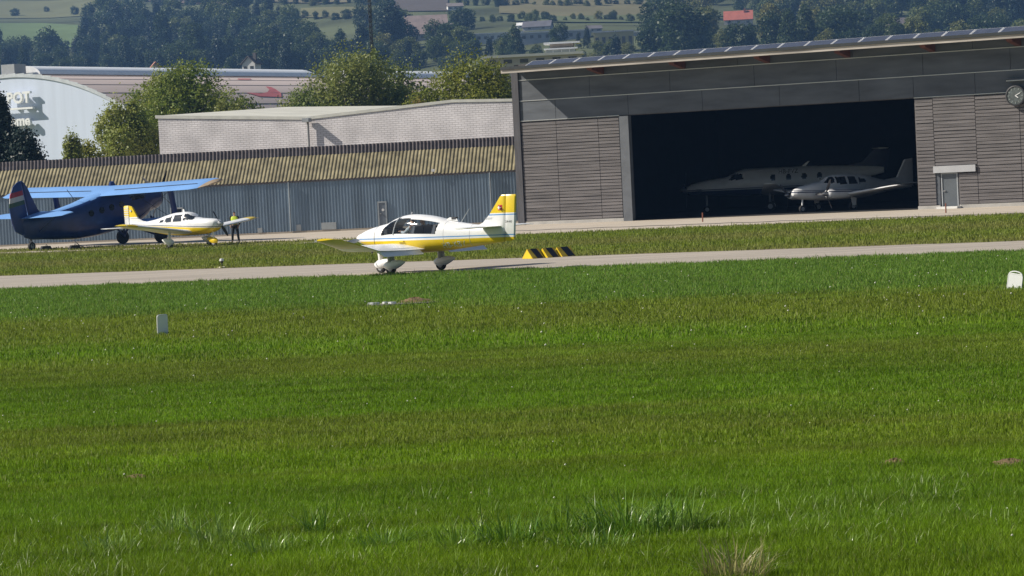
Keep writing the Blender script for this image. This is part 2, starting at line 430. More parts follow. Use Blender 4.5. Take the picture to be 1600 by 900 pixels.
def project_text(s, size, body, xc, zc, side, mm, parent, name='registration', shear=0.0, off=0.012, sx=1.0):
    vs, fs = text_mesh(s, size)
    xs = [v[0] for v in vs]; ys = [v[1] for v in vs]; mx = (min(xs) + max(xs)) / 2; my = (min(ys) + max(ys)) / 2
    A = MB(); out = []
    for v in vs:
        # seen from port (+y) forward is to the left
        lx = xc - (v[0] - mx) * sx * side; lz = zc + (v[1] - my) + shear * (v[0] - mx) * side
        out.append((lx, side * (body.half(lx, lz) + off), lz))
    A.add(out, fs)
    return A.build(name, mm, parent, fix=False)
def swiss(parent, x, z, y, s, shape='square'):
    A = MB(); A.box((x, y, z), (s, 0.012, s)); f = A.build('flag', mt['red'], parent)
    for sd in (1, -1):
        pass
    B = MB(); B.box((x, y, z), (s * .62, 0.022, s * .19)); B.box((x, y, z), (s * .19, 0.024, s * .62)); B.build('cross', mt['white'], f)
    return f

# ================================================================== SETTING: ground, taxiway, apron, hills
GX0, GX1 = -420, 420
def taxi_near(X): return 96.10 - 0.3428 * (X + 17.08)
def taxi_far(X):
    return float(np.interp(X, [-220, -60, -20, -4.65, 16.9, 60, 220], [186, 128.6, 113.0, 105.6, 94.6, 78, 22]))
def apron_edge(X):
    return float(np.interp(X, [-260, -60, -28.3, -10.0, 1.1, 24.2, 60, 260], [290, 179, 159.7, 147.6, 143.5, 135.3, 122, 52]))
G = MB(); gx = np.linspace(GX0, GX1, 61); gy = np.linspace(-40, 540, 60)
G.add([(x, y, 0) for y in gy for x in gx], [(j * 61 + i, j * 61 + i + 1, (j + 1) * 61 + i + 1, (j + 1) * 61 + i) for j in range(59) for i in range(60)])
tag(G.build('ground', ground_mat(), fix=False), kind='structure')
def strip(name, near, far, xs, z, m):
    B = MB(); vs = []
    for x in xs: vs += [(x, near(x), z), (x, far(x), z)]
    B.add(vs, [(2 * i, 2 * i + 2, 2 * i + 3, 2 * i + 1) for i in range(len(xs) - 1)])
    return tag(B.build(name, m, fix=False), kind='structure')
tarmac = mat('pale_tarmac', (0.345, 0.305, 0.255), 0.85, var=0.26, scale=1.0, bump=0.25, bscale=25, stretch=(0.12, 1.6, 1))
conc = mat('apron_concrete', (0.44, 0.385, 0.315), 0.85, var=0.12, scale=0.5, bump=0.2, bscale=12, stretch=(0.3, 1.2, 1))
wob = lambda X: 0.10 * math.sin(X * 1.9) + 0.07 * math.sin(X * 5.3 + 1) + 0.05 * math.sin(X * 11.7)
xs = list(np.arange(-90, 90, 0.35))
strip('taxiway', lambda X: taxi_near(X) + 0.15 + 2.2 * wob(X) + .5 * wob(X * .31 + 4), lambda X: taxi_far(X) + wob(X + 50), xs, 0.012, tarmac)
soil = mat('dry_verge', (0.17, 0.135, 0.09), 0.95, var=0.35, scale=3, bump=0.5, bscale=10)
strip('verge', lambda X: taxi_far(X) - 0.4 + wob(X * 1.3 + 9), lambda X: taxi_far(X) + 0.55 + 2.2 * wob(X * .8 + 20), xs, 0.008, soil)
strip('apron', lambda X: apron_edge(X) + 1.6 * wob(X * .7), lambda X: 262, list(np.arange(-130, 130, 0.5)), 0.010, conc)
def px_strip(name, top, bot, z, m):
    B = MB(); vs = []
    x0, x1 = top[0][0], top[-1][0]
    for x in np.linspace(x0, x1, 40):
        for ed in (bot, top):
            y = float(np.interp(x, [p[0] for p in ed], [p[1] for p in ed])) + 0.3 * math.sin(x * .21) + 0.2 * math.sin(x * .07 + 1)
            p = ground(x, y); vs.append((p[0], p[1], z))
    B.add(vs, [(2 * i, 2 * i + 2, 2 * i + 3, 2 * i + 1) for i in range(39)])
    return tag(B.build(name, m, fix=False), kind='structure')
px_strip('lawn_strip', [(-60, 392.6), (0, 390.5), (430, 377.5), (570, 372.5)], [(-60, 397), (0, 394.5), (430, 382), (570, 374)], 0.016, bpy.data.materials['turf_ground'])
px_strip('drain_channel', [(800, 361), (1200, 346.3), (1620, 332.3)], [(800, 361.5), (1200, 346.9), (1620, 332.9)], 0.018, mt['dkmetal'])

TY = [540, 700, 900, 1100, 1400, 1800, 2200, 3000, 3800]; TZ = [0, 4, 22, 45, 80, 124, 170, 275, 370]
def terrain(X, Y):
    if Y < 540: return 0.0
    z = float(np.interp(Y, TY, TZ))
    k = min(1, (Y - 540) / 500)
    return z + k * (5 * math.sin(X / 95 + 1) + 4 * math.sin(X / 47 + Y / 160) + 3 * math.sin(Y / 75 + X / 210))
def hill_hit(x, y):
    d = ray(x, y); prev = 540
    for Y in np.arange(560, 3790, 8):
        p = cC + d * (Y / d[1])
        if p[2] < terrain(p[0], Y):
            a, b = prev, Y
            for _ in range(20):
                mY = (a + b) / 2; p = cC + d * (mY / d[1])
                if p[2] < terrain(p[0], mY): b = mY
                else: a = mY
            p = cC + d * (b / d[1]); return np.array([p[0], p[1], terrain(p[0], p[1])])
        prev = Y
    p = cC + d * (3700 / d[1]); return np.array([p[0], p[1], terrain(p[0], p[1])])
HM = MB(); hx = np.linspace(-1300, 1300, 131); hy = np.concatenate([np.arange(540, 2000, 14), np.arange(2000, 3801, 60)])
HM.add([(x, y, terrain(x, y)) for y in hy for x in hx], [(j * 131 + i, j * 131 + i + 1, (j + 1) * 131 + i + 1, (j + 1) * 131 + i) for j in range(len(hy) - 1) for i in range(130)])
tag(HM.build('hills', mat('hill_grass', (0.08, 0.092, 0.045), 0.95, var=0.45, scale=0.02, spec=0.1), smooth='all', fix=False), kind='structure')
def field(name, pl, c, var=0.12, lift=0.5):
    """a field on the hillside: outline in photo pixels laid on the terrain"""
    B = MB(); n = len(pl); x0 = min(p[0] for p in pl); x1 = max(p[0] for p in pl)
    top, bot = pl[:n // 2], pl[n // 2:][::-1]
    K, J = 24, 8; vs = []
    for i in range(K):
        x = x0 + (x1 - x0) * i / (K - 1)
        yt = float(np.interp(x, [p[0] for p in top], [p[1] for p in top])); yb = float(np.interp(x, [p[0] for p in bot], [p[1] for p in bot]))
        for j in range(J):
            p = hill_hit(x, yb + (yt - yb) * j / (J - 1)); vs.append((p[0], p[1], p[2] + lift))
    B.add(vs, [(i * J + j, (i + 1) * J + j, (i + 1) * J + j + 1, i * J + j + 1) for i in range(K - 1) for j in range(J - 1)])
    return tag(B.build(name, mat(name + '_soil', c, 0.95, var=var, scale=0.03, spec=0.1), fix=False), kind='structure')
field('meadow', [(-60, 38), (60, 37), (118, 40), (122, 74), (60, 79), (-60, 78)], (0.125, 0.175, 0.075))
field('stubble_field', [(-60, 4), (80, 2), (160, -2), (190, 22), (80, 29), (-60, 30)], (0.145, 0.150, 0.072))
field('ploughed_field', [(225, -10), (300, -10), (360, -6), (352, 9), (300, 7), (225, 3)], (0.14, 0.105, 0.08))
field('stubble_field', [(470, 14), (520, 12), (575, 12), (575, 27), (520, 29), (470, 28)], (0.145, 0.142, 0.072))
field('stubble_field', [(780, 2), (880, -4), (990, 3), (1010, 24), (880, 27), (790, 22)], (0.155, 0.142, 0.075))
field('meadow', [(800, 24), (900, 20), (1040, 26), (1040, 36), (900, 36), (800, 34)], (0.115, 0.135, 0.062))
field('ploughed_field', [(600, -6), (680, -8), (700, -4), (690, 18), (640, 19), (600, 12)], (0.10, 0.088, 0.08))
field('stubble_field', [(425, -4), (470, -6), (545, -6), (545, 5), (470, 6), (425, 4)], (0.15, 0.135, 0.08))

# ================================================================== BUILDINGS
B0 = ground(815, 352); B1 = ground(1600, 321.5); hu = (B1 - B0); hu /= np.linalg.norm(hu); hn = np.array([hu[1], -hu[0], 0])
HROT = math.atan2(hu[1], hu[0])
def fp(x, y, off=0.0):
    q = on_plane(x, y, B0 + hn * off, hn); return float((q - B0) @ hu), float(q[2])
def hl(u, off=0.0, z=0.0):          # hangar local (u, out of the facade) -> world
    p = B0 + hu * u + hn * off; return (p[0], p[1], z)
# ---- large timber hangar
wood_s = mat('weathered_slats', (0.136, 0.126, 0.127), 0.8, var=0.4, scale=1.2, stretch=(0.35, 1, 7), bump=0.3, bscale=6)
wood_p = mat('weathered_boards', (0.085, 0.096, 0.112), 0.7, var=0.3, scale=0.7, stretch=(0.5, 1, 2.5), bump=0.15, bscale=8)
wood_d = mat('dark_boards', (0.085, 0.078, 0.077), 0.8, var=0.3, scale=2)
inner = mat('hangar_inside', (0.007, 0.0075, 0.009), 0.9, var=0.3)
flash = mat('metal_flashing', (0.5, 0.5, 0.5), 0.35, 0.6, var=0.08)
post_m = mat('corner_timber', (0.065, 0.064, 0.072), 0.7, var=0.3, scale=2, stretch=(3, 3, .3))
beam_m = mat('red_brown_beam', (0.10, 0.034, 0.02), 0.7, var=0.3, scale=3)
fascia_m = mat('bleached_fascia', (0.42, 0.38, 0.34), 0.75, var=0.35, scale=1.2, stretch=(0.4, 2, 3))
LEN, DEP, OU0, OU1, OZ = 40.0, 27.0, 7.45, 25.0, 6.02
ER = 8.92                                                            # underside of the eave
hg = empty('hangar', tuple(B0), (0, 0, HROT), 'large grey timber hangar with open dark doorway and solar panels on its roof', 'hangar')
# walls: front in pieces around the doorway, then sides, back, ceiling and floor inside
b = MB()
b.b2((0.3, 0, 0), (OU0 - 0.6, 0.25, 6.1)); b.build('front_wall', wood_d, hg)
b = MB(); b.b2((OU1, 0, 0), (26.32, 0.25, 6.1)); b.b2((26.32, 0, 2.0), (27.36, 0.25, 6.1)); b.b2((27.36, 0, 0), (LEN, 0.25, 6.1)); b.build('front_wall', wood_d, hg)
b = MB(); b.b2((0.3, 0.0, 6.1), (LEN, 0.25, 9.45)); b.build('upper_wall', wood_d, hg)
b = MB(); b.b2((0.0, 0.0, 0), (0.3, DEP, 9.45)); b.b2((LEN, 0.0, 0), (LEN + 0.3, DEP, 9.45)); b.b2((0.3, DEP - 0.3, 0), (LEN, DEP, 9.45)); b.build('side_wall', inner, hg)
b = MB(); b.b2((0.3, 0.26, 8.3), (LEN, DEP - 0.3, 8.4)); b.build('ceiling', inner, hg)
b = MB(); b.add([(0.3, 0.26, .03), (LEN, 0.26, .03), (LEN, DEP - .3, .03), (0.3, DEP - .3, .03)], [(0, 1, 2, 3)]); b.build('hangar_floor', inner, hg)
# upper smooth panels between bright flashings
def panel_row(z0, z1, us):
    for i in range(len(us) - 1):
        q = MB(); q.b2((us[i] + 0.012, -0.05, z0 + .02), (us[i + 1] - 0.012, -0.002, z1 - .03)); q.build('cladding_panel', wood_p, hg)
panel_row(6.12, 7.30, [0.3, 2.68, 7.45, 12.2, 17.0, 21.8, 25.0, 28.55, 33.5, LEN])
panel_row(7.30, 8.52, [0.3, 5.0, 10.2, 15.5, 20.5, 25.6, 30.6, 35.5, LEN])
panel_row(8.52, 9.40, [0.3, 7.5, 14.5, 21.5, 28.5, 35.5, LEN])
for z in (6.12, 7.30, 8.52):
    segs = ((0.3, OU0 - .6), (OU1, LEN)) if z < 6.2 else ((0.3, LEN),)
    for a, e in segs:
        q = MB(); q.b2((a, -0.085, z - 0.022), (e, -0.052, z + 0.022)); q.build('flashing', flash, hg)
# slatted cladding below
def slats(u0, u1, z0, z1):
    q = MB(); z = z0
    while z < z1 - 0.12:
        h = 0.154 + random.uniform(-.012, .012); dz = random.uniform(-.008, .008)
        q.box(((u0 + u1) / 2, -0.045 + random.uniform(-.006, .006), z + .09 + dz), (u1 - u0 - 0.03, 0.075, h), Matrix.Rotation(R_(random.uniform(-.04, .04)), 3, 'Y'))
        z += 0.187
    q.build('slat_cladding', wood_s, hg)
for a, e in ((0.34, 2.68), (2.68, 5.45), (5.45, 6.82)): slats(a, e, 0.22, 6.06)
for a, e, z0, *zz in ((25.03, 26.08, .22), (27.42, 28.5, .22, 2.0), (26.08, 28.5, 2.36), (28.5, 31.0, .22), (31.0, 33.6, .22), (33.6, 36.5, .22), (36.5, LEN, .22)): slats(a, e, z0, zz[0] if zz else 6.06)
q = MB(); q.b2((26.02, -0.03, 0.22), (26.30, -0.002, 2.34)); q.build('door_surround', wood_p, hg)
for a, e in ((0.3, 6.85), (25.0, 26.3), (27.4, LEN)):
    q = MB(); q.b2((a, -0.11, 0.0), (e, -0.003, 0.2)); q.build('plinth', mat('plinth_concrete', (0.40, 0.39, 0.37), 0.85), hg)
q = MB(); q.b2((-0.14, -0.16, 0), (0.3, 0.12, 9.1)); q.build('corner_post', post_m, hg)
q = MB(); q.b2((OU0 - 0.58, -0.13, 0), (OU0, 0.24, 6.08)); q.build('door_jamb', mat('jamb_board', (0.11, 0.12, 0.135), 0.6, var=0.15), hg)
# side door with canopy and step
d = MB(); d.b2((26.34, 0.02, 0.04), (27.34, 0.10, 1.98)); d = d.build('door', mat('steel_door', (0.10, 0.115, 0.13), 0.45, var=0.1), hg)
q = MB(); q.b2((26.36, -0.02, 0.06), (26.42, 0.018, 1.96)); q.b2((27.26, -0.02, 0.06), (27.32, 0.018, 1.96)); q.b2((26.42, -0.02, 1.90), (27.26, 0.018, 1.96)); q.build('door_frame', mt['grey_paint'], d)
q = MB(); q.b2((26.46, -0.04, 0.95), (26.60, 0.018, 1.0)); q.build('door_handle', mt['metal'], d)
q = MB(); q.b2((26.0, -0.2, 1.97), (28.42, -0.088, 2.34)); q.build('door_lintel', mat('pale_sheet', (0.42, 0.43, 0.45), 0.5, var=0.08), hg)
q = MB(); q.b2((26.3, -0.75, 0.012), (27.5, -0.12, 0.13)); q.build('door_step', mat('white_step', (0.72, 0.72, 0.7), 0.7), hg)
# roof: rises away from the front; gutter, fascia, beams, solar panels
SL = math.tan(R_(1.6)); OV = 1.85; E0 = 0.2
def rz(y): return ER + 0.20 + (y + OV) * SL
q = MB(); q.prism([(-OV, ER + .12), (DEP + .5, ER + .12 + (DEP + .5 + OV) * SL), (DEP + .5, ER + .34 + (DEP + .5 + OV) * SL), (-OV, ER + .34)], E0, LEN + .6, 'x'); q.build('roof', mat('roof_sheet', (0.13, 0.135, 0.14), 0.5, var=0.15), hg)
q = MB(); q.b2((E0 - .02, -OV - .05, ER), (LEN + .6, -OV - .004, ER + .20)); q.build('fascia_board', fascia_m, hg)
q = MB(); q.b2((E0 - .02, -OV - .12, ER + .205), (LEN + .6, -OV - .004, ER + .37)); q.build('gutter', mat('dark_gutter', (0.035, 0.04, 0.042), 0.45, var=0.1), hg)
bx_ = [fp(x, y, 1.2)[0] for x, y in ((925, 103), (1053, 98), (1186, 92), (1312, 85), (1445, 77), (1580, 69))]
for uu in bx_ + [bx_[-1] + 5.7]:
    q = MB(); q.prism([(-OV + .12, ER + .11), (-OV + .35, ER - .12), (-0.06, ER - .36), (-0.06, ER + .11)], uu - .16, uu + .16, 'x'); q.build('roof_beam', beam_m, hg)
pv = mat('solar_cell', (0.06, 0.065, 0.09), 0.25, var=0.15, scale=3); pvf = mat('panel_frame', (0.74, 0.75, 0.76), 0.4, 0.0, var=0.05)
tilt = R_(17)
uu = 1.55
while uu < LEN - 1.7:
    c, s = math.cos(tilt), math.sin(tilt); y0 = -OV + .35; z0 = rz(y0) + .13
    P = lambda a, t, h: (uu + a, y0 + t * c - h * s, z0 + t * s + h * c)
    q = MB(); vs = [P(a, t, h) for h in (0, .035) for a, t in ((0.03, 0), (1.58, 0), (1.58, 1.02), (0.03, 1.02))]
    q.add(vs, [(0, 1, 2, 3), (4, 5, 6, 7), (0, 1, 5, 4), (1, 2, 6, 5), (2, 3, 7, 6), (3, 0, 4, 7)])
    po = q.build('solar_panel', pvf, hg)
    q = MB(); q.add([P(a, t, .039) for a, t in ((0.065, .03), (1.545, .03), (1.545, .985), (0.065, .985))], [(0, 1, 2, 3)]); q.build('cell_sheet', pv, po)
    for a in (0.3, 1.3):
        q = MB(); q.add([P(a, 0.98, 0), P(a + .05, 0.98, 0), (uu + a + .05, y0 + 1.0 * c, rz(y0 + 1)), (uu + a, y0 + 1.0 * c, rz(y0 + 1))], [(0, 1, 2, 3)]); q.build('panel_bracket', pvf, po, fix=False)
    uu += 1.61
# clock on the facade
cu_, cz_ = fp(1590, 149.5)
ck = empty('wall_clock', hl(cu_, 0.10, cz_), (0, 0, HROT), 'round dark wall clock under a metal hood on the hangar front', 'clock', scale=.86)
q = MB(); q.lathe([(0.60, 0.0), (0.64, -0.06), (0.64, -0.32), (0.57, -0.34), (0.55, -0.30)], (0, 0, 0), 'y', 32); q.build('clock_case', mt['dkmetal'], ck, smooth=True)
q = MB(); q.lathe([(0.0, -0.296), (0.545, -0.296), (0.545, -0.302), (0.0, -0.302)], (0, 0, 0), 'y', 32); q.build('clock_face', mat('clock_dial', (0.085, 0.10, 0.10), 0.5, var=0.3, scale=5), ck)
q = MB()
for k in range(12):
    a = k * math.pi / 6; q.box((math.sin(a) * .44, -0.31, math.cos(a) * .44), (.055, .012, .14), Matrix.Rotation(a, 3, 'Y'))
q.build('hour_marks', mat('clock_marks', (0.20, 0.23, 0.22), .5), ck)
for L, wd, a in ((.24, .05, R_(125)), (.38, .04, R_(62))):
    q = MB(); q.box((math.sin(a) * L * .45, -0.325, math.cos(a) * L * .45), (wd, .01, L), Matrix.Rotation(a, 3, 'Y')); q.build('clock_hand', mt['white'], ck)
q = MB(); q.prism([(-0.42, 0.92), (0.0, 1.02), (0.0, 1.07), (-0.42, 0.97)], -0.52, 0.75, 'x'); q.build('clock_hood', flash, ck)
# little marker stakes on the apron
for px, py in ((1098, 347), (1478, 333)):
    p = ground(px, py); q = MB(); q.tube([(0, 0, 0), (0.01, 0, .5)], .035, 6)
    o = q.build('stake', mat('rusty_stake', (0.22, 0.08, 0.05), 0.8), None); o.location = p
    tag(o, 'short rusty stake on the apron before the ' + ('hangar doorway' if px < 1200 else 'small side door of the hangar'), 'stake', 'stakes along the apron')

# ---- long low corrugated shed
S0 = at(808, 350, 180.0); S0[2] = 0
sh = empty('shed', (S0[0], S0[1], 0), (0, 0, R_(-7)), 'long low blue grey corrugated shed with lichen covered sloping roof', 'shed')
shed_m = mat('blue_grey_sheet', (0.20, 0.27, 0.345), 0.55, var=0.24, scale=0.7, stretch=(1.8, 1, .22))
roof_m = mat('lichen_roof', (0.205, 0.178, 0.105), 0.9, var=0.4, scale=1.6, bump=0.4, bscale=9)
ridge_m = mat('ridge_sheet', (0.115, 0.10, 0.105), 0.85, var=0.25, scale=2)
SW, WH = 52.0, 3.28
def corrug(u0, u1, pitch, amp, prof, P):
    n = int((u1 - u0) / pitch); A = []
    for i in range(n):
        for t, h in prof: A.append((u0 + (i + t) * pitch, h * amp))
    return A
trap = ((0, 0), (.45, 0), (.55, 1), (.90, 1))
line = corrug(-SW, 2.2, 0.20, 0.045, trap, None)
q = MB(); vs = []
for u, h in line: vs += [(u, -h, 0.12), (u, -h, WH)]
q.add(vs, [(2 * i, 2 * i + 2, 2 * i + 3, 2 * i + 1) for i in range(len(line) - 1)])
q.b2((-SW, 0.03, 0), (2.2, 0.2, WH)); q.build('wall', shed_m, sh)
q = MB(); q.b2((-SW, -0.06, 0), (2.2, 0.02, 0.12)); q.build('plinth', conc, sh)
RD, RZ = 1.75, 4.86
def roofsheet(name, y0, z0, y1, z1, pitch, amp, m, seg=6):
    n = int((SW + 2.4) / pitch * seg); q = MB(); vs = []
    dl = math.hypot(y1 - y0, z1 - z0); ny, nz = -(z1 - z0) / dl, (y1 - y0) / dl
    for i in range(n + 1):
        u = -SW + i * pitch / seg; h = amp * math.sin(2 * math.pi * i / seg)
        vs += [(u, y0 + ny * h, z0 + nz * h), (u, y1 + ny * h, z1 + nz * h)]
    q.add(vs, [(2 * i, 2 * i + 2, 2 * i + 3, 2 * i + 1) for i in range(n)])
    return q.build(name, m, sh, smooth='all', fix=False)
roofsheet('roof', -0.10, WH + .02, RD, RZ, 0.235, 0.03, roof_m)
roofsheet('ridge_cap', RD + .02, RZ - 0.05, RD + .17, RZ + .56, 0.235, 0.03, ridge_m)
roofsheet('rear_roof', RD + .12, RZ + .36, 18.5, WH, 0.25, 0.045, roof_m)
q = MB(); q.b2((-SW, 0.2, 0), (-SW + .2, 18, WH)); q.b2((2.0, 0.2, 0), (2.2, 18, WH)); q.prism([(0.2, WH), (18, WH), (RD + .2, RZ + .2)], 2.0, 2.2, 'x'); q.build('end_wall', shed_m, sh)
q = MB(); q.b2((-SW, -.085, WH - .10), (2.2, -.055, WH - .005)); q.build('eave_board', ridge_m, sh)
shr = np.array([math.cos(R_(7)), -math.sin(R_(7)), 0]); shn = np.array([shr[1], -shr[0], 0])
def sp(x, y, off=0.0):
    p = on_plane(x, y, S0 + shn * off, shn); return float((p - S0) @ shr), float(p[2])
def shed_door(x0, x1, ytop, label=None):
    u0, z1 = sp(x0, ytop); u1, _ = sp(x1, ytop)
    d = MB(); d.b2((u0, -0.09, .05), (u1, -0.05, z1)); d = d.build('door', mat('shed_door_paint', (0.16, 0.19, 0.23), 0.5, var=0.1), sh)
    q = MB(); q.b2((u0 - .09, -.11, .05), (u0, -.048, z1 + .09)); q.b2((u1, -.11, .05), (u1 + .09, -.048, z1 + .09)); q.b2((u0, -.11, z1), (u1, -.048, z1 + .09)); q.build('door_frame', mat('pale_frame', (0.36, 0.40, 0.43), 0.5), d)
    return d, u0, u1, z1
d, u0, u1, z1 = shed_door(592, 602, 317)
q = MB(); q.lathe([(0.0, -.10), (.085, -.10), (.085, -.095), (0, -.095)], ((u0 + u1) / 2 + .05, 0, z1 - .45), 'y', 14); q.build('round_sign', mt['white'], d)
q = MB(); q.box((u0 + .1, -.12, 0.98), (.1, .05, .05)); q.build('door_handle', mt['metal'], d)
u0, z1 = sp(268, 327); u1, z0 = sp(285, 340)
wn = MB(); wn.b2((u0, -.09, z0), (u1, -.05, z1)); wn = wn.build('window', mt['dkglass'], sh)
q = MB(); q.b2((u0 - .07, -.11, z0), (u0, -.048, z1)); q.b2((u1, -.11, z0), (u1 + .07, -.048, z1)); q.b2((u0 - .07, -.12, z1), (u1 + .07, -.048, z1 + .1)); q.build('window_frame', mat('pale_frame2', (0.42, 0.45, 0.47), 0.5), wn)
for x, y in ((767, 300), (452, 300)):
    u, z = sp(x, y); q = MB(); q.tube([(u, -.12, 0.1), (u, -.12, WH - .05)], .045, 8); q.build('downpipe', mat('zinc_pipe', (0.34, 0.38, 0.41), 0.4, 0.5), sh)
for x, y, ww, hh in ((515, 371, .95, .45), (468, 372, .3, .4), (407, 368, .3, .3), (675, 264, 0, 0)):
    if ww:
        u, z = sp(x, y); q = MB(); q.b2((u - ww / 2, -.085, max(.13, z - hh / 2)), (u + ww / 2, -.05, max(.13, z - hh / 2) + hh)); q.build('repair_patch', mat('patch_sheet', (0.40, 0.43, 0.44), 0.5), sh)
# a floodlight on the roof edge
u, z = sp(676, 265, 0.3); fl = empty('floodlight', tuple(S0 + shr * u + shn * 0.12 + np.array([0, 0, WH + .12])), (0, 0, R_(-7)), 'small white floodlight on the shed roof edge above the yellow plane', 'floodlight')
q = MB(); q.box((0, 0, .12), (.2, .1, .17)); q.build('lamp_head', mt['white'], fl); q = MB(); q.tube([(0, 0.06, -.05), (0, 0.06, .06)], .02, 6); q.build('bracket', mt['dkmetal'], fl)

# ---- white brick building behind the shed
KD = 208.0; kn = np.array([0, -1.0, 0])
def kp(x, y, D=KD): p = at(x, y, D); return (p[0], p[2])
brick_m = None
def brick():
    m, nt, b = new_mat('painted_brick'); tc = N(nt, 'ShaderNodeTexCoord'); mp = N(nt, 'ShaderNodeMapping'); mp.inputs['Rotation'].default_value = (R_(-90), 0, 0)
    nt.links.new(tc.outputs['Object'], mp.inputs[0])
    br = N(nt, 'ShaderNodeTexBrick'); br.inputs['Color1'].default_value = (0.82, 0.79, 0.805, 1); br.inputs['Color2'].default_value = (0.76, 0.73, 0.745, 1); br.inputs['Mortar'].default_value = (0.52, 0.49, 0.50, 1)
    br.inputs['Scale'].default_value = 1.0; br.inputs['Brick Width'].default_value = .45; br.inputs['Row Height'].default_value = .15; br.inputs['Mortar Size'].default_value = .022
    nt.links.new(mp.outputs[0], br.inputs['Vector'])
    no = N(nt, 'ShaderNodeTexNoise'); no.inputs['Scale'].default_value = 0.5; no.inputs['Detail'].default_value = 6; nt.links.new(tc.outputs['Object'], no.inputs[0])
    mr = N(nt, 'ShaderNodeMapRange'); mr.inputs['From Min'].default_value = .3; mr.inputs['From Max'].default_value = .7; mr.inputs['To Min'].default_value = .75; mr.inputs['To Max'].default_value = 1.1; nt.links.new(no.outputs[0], mr.inputs[0])
    v = N(nt, 'ShaderNodeVectorMath', operation='SCALE'); nt.links.new(br.outputs[0], v.inputs[0]); nt.links.new(mr.outputs[0], v.inputs['Scale'])
    nt.links.new(v.outputs[0], b.inputs['Base Color']); b.inputs['Roughness'].default_value = .8
    bp = N(nt, 'ShaderNodeBump'); bp.inputs['Strength'].default_value = .4; bp.inputs['Distance'].default_value = .02; nt.links.new(br.outputs[1], bp.inputs['Height']); bp.invert = True; nt.links.new(bp.outputs[0], b.inputs['Normal'])
    return m
KROT = R_(-19); kr = np.array([math.cos(KROT), math.sin(KROT), 0]); kq = np.array([kr[1], -kr[0], 0])
K0 = at(480, 240, KD); K0[2] = 0
def kp(x, y, off=0.0):
    p = on_plane(x, y, K0 + kq * off, kq); return (float((p - K0) @ kr), float(p[2]))
wh = empty('workshop', tuple(K0), (0, 0, KROT), 'white painted brick workshop with two low gables behind the corrugated shed', 'workshop')
a = kp(247, 185); v = kp(480, 187); ap = kp(707, 160); e = kp(806, 158)
e = (e[0] + 6, e[1] - .25)
pl = [(a[0], 0), (v[0], 0), v, (a[0], a[1])]
q = MB(); q.prism(pl, 0, .3, 'y'); q.build('wall', brick(), wh)
q = MB(); q.prism([(v[0] + .01, 0), (e[0], 0), e, ap, (v[0] + .01, v[1])], -.02, .3, 'y'); q.build('wall', brick(), wh)
q = MB(); q.b2((a[0], .3, 0), (a[0] + .3, 24, a[1] - .1)); q.build('side_wall', brick(), wh)
trim = mat('pale_roof_trim', (0.60, 0.60, 0.55), 0.5, var=0.1); wroof = mat('pale_roof_sheet', (0.55, 0.54, 0.47), 0.6, var=0.12, scale=.4)
q = MB(); q.prism([(a[0] - .2, a[1]), (v[0], v[1]), (v[0], v[1] + .22), (a[0] - .2, a[1] + .24)], -.06, -.005, 'y'); q.prism([v, ap, (ap[0], ap[1] + .2), (v[0] + .01, v[1] + .22)], -.075, -.025, 'y'); q.prism([ap, e, (e[0], e[1] + .2), (ap[0], ap[1] + .2)], -.075, -.025, 'y'); q.build('roof_trim', trim, wh)
# roofs run back with a slight rise
q = MB(); q.add([(a[0], 0, a[1] + .2), (v[0], 0, v[1] + .2), (v[0], 24, v[1] + 1.2), (a[0], 24, a[1] + 1.0)], [(0, 1, 2, 3)]); q.add([(v[0], 0, v[1] + .2), (ap[0], 0, ap[1] + .18), (ap[0], 24, ap[1] + .4), (v[0], 24, v[1] + 1.2)], [(0, 1, 2, 3)]); q.add([(ap[0], 0, ap[1] + .18), (e[0], 0, e[1] + .18), (e[0], 24, e[1] + .3), (ap[0], 24, ap[1] + .4)], [(0, 1, 2, 3)]); q.build('roof', wroof, wh, fix=False)
q = MB(); q.tube([(v[0] + .15, -.28, 0), (v[0] + .15, -.28, v[1] - .15)], .09, 10); q.build('downpipe', mat('grey_pipe', (0.33, 0.33, 0.33), .5), wh)
q = MB(); q.b2((v[0] - .1, -.75, v[1] - .18), (v[0] + .4, -.165, v[1] + .1)); q.build('gutter_head', mt['grey_paint'], wh)

# ---- big exhibition hall with arched roof
A0 = at(18, 240, 430.0); A0[2] = 0
ar = empty('exhibition_hall', tuple(A0), (0, 0, HROT), 'huge pale hall with arched roof and lettering on its white end wall', 'hall')
AZ = float(on_plane(18, 120, A0, hn)[2]); EZ = float(on_plane(160, 150.5, A0, hn)[2]); EU = float((on_plane(160, 150.5, A0, hn) - A0) @ hu)
AL = 235.0; sag = AZ - EZ
rad = (EU * EU + sag * sag) / (2 * sag)
def arcz(u): return AZ - (rad - math.sqrt(max(rad * rad - u * u, 0)))
EU2 = EU * 1.9
us = np.linspace(-EU2, EU2, 41)
hallw = mat('white_wall_sheet', (0.58, 0.655, 0.80), 0.5, var=0.05, scale=.3, stretch=(3, 1, .2))
hallr = mat('gravel_roof', (0.50, 0.42, 0.39), 0.9, var=0.16, scale=.08, stretch=(1, .2, 1))
q = MB(); q.prism([(-EU2, 0)] + [(EU2, 0)] + [(u, arcz(u)) for u in us[::-1]], 0, .5, 'y'); q.build('end_wall', hallw, ar)
q = MB(); vs = []
for u in us: vs += [(u, -.06, arcz(u) + .25), (u, AL, arcz(u) + .25)]
q.add(vs, [(2 * i, 2 * i + 1, 2 * i + 3, 2 * i + 2) for i in range(40)]); q.build('roof', hallr, ar, smooth='all', fix=False)
q = MB()
for i in range(40):
    q.prism([(us[i], arcz(us[i]) - .1), (us[i + 1], arcz(us[i + 1]) - .1), (us[i + 1], arcz(us[i + 1]) + .55), (us[i], arcz(us[i]) + .40)], -.16, -.065, 'y')
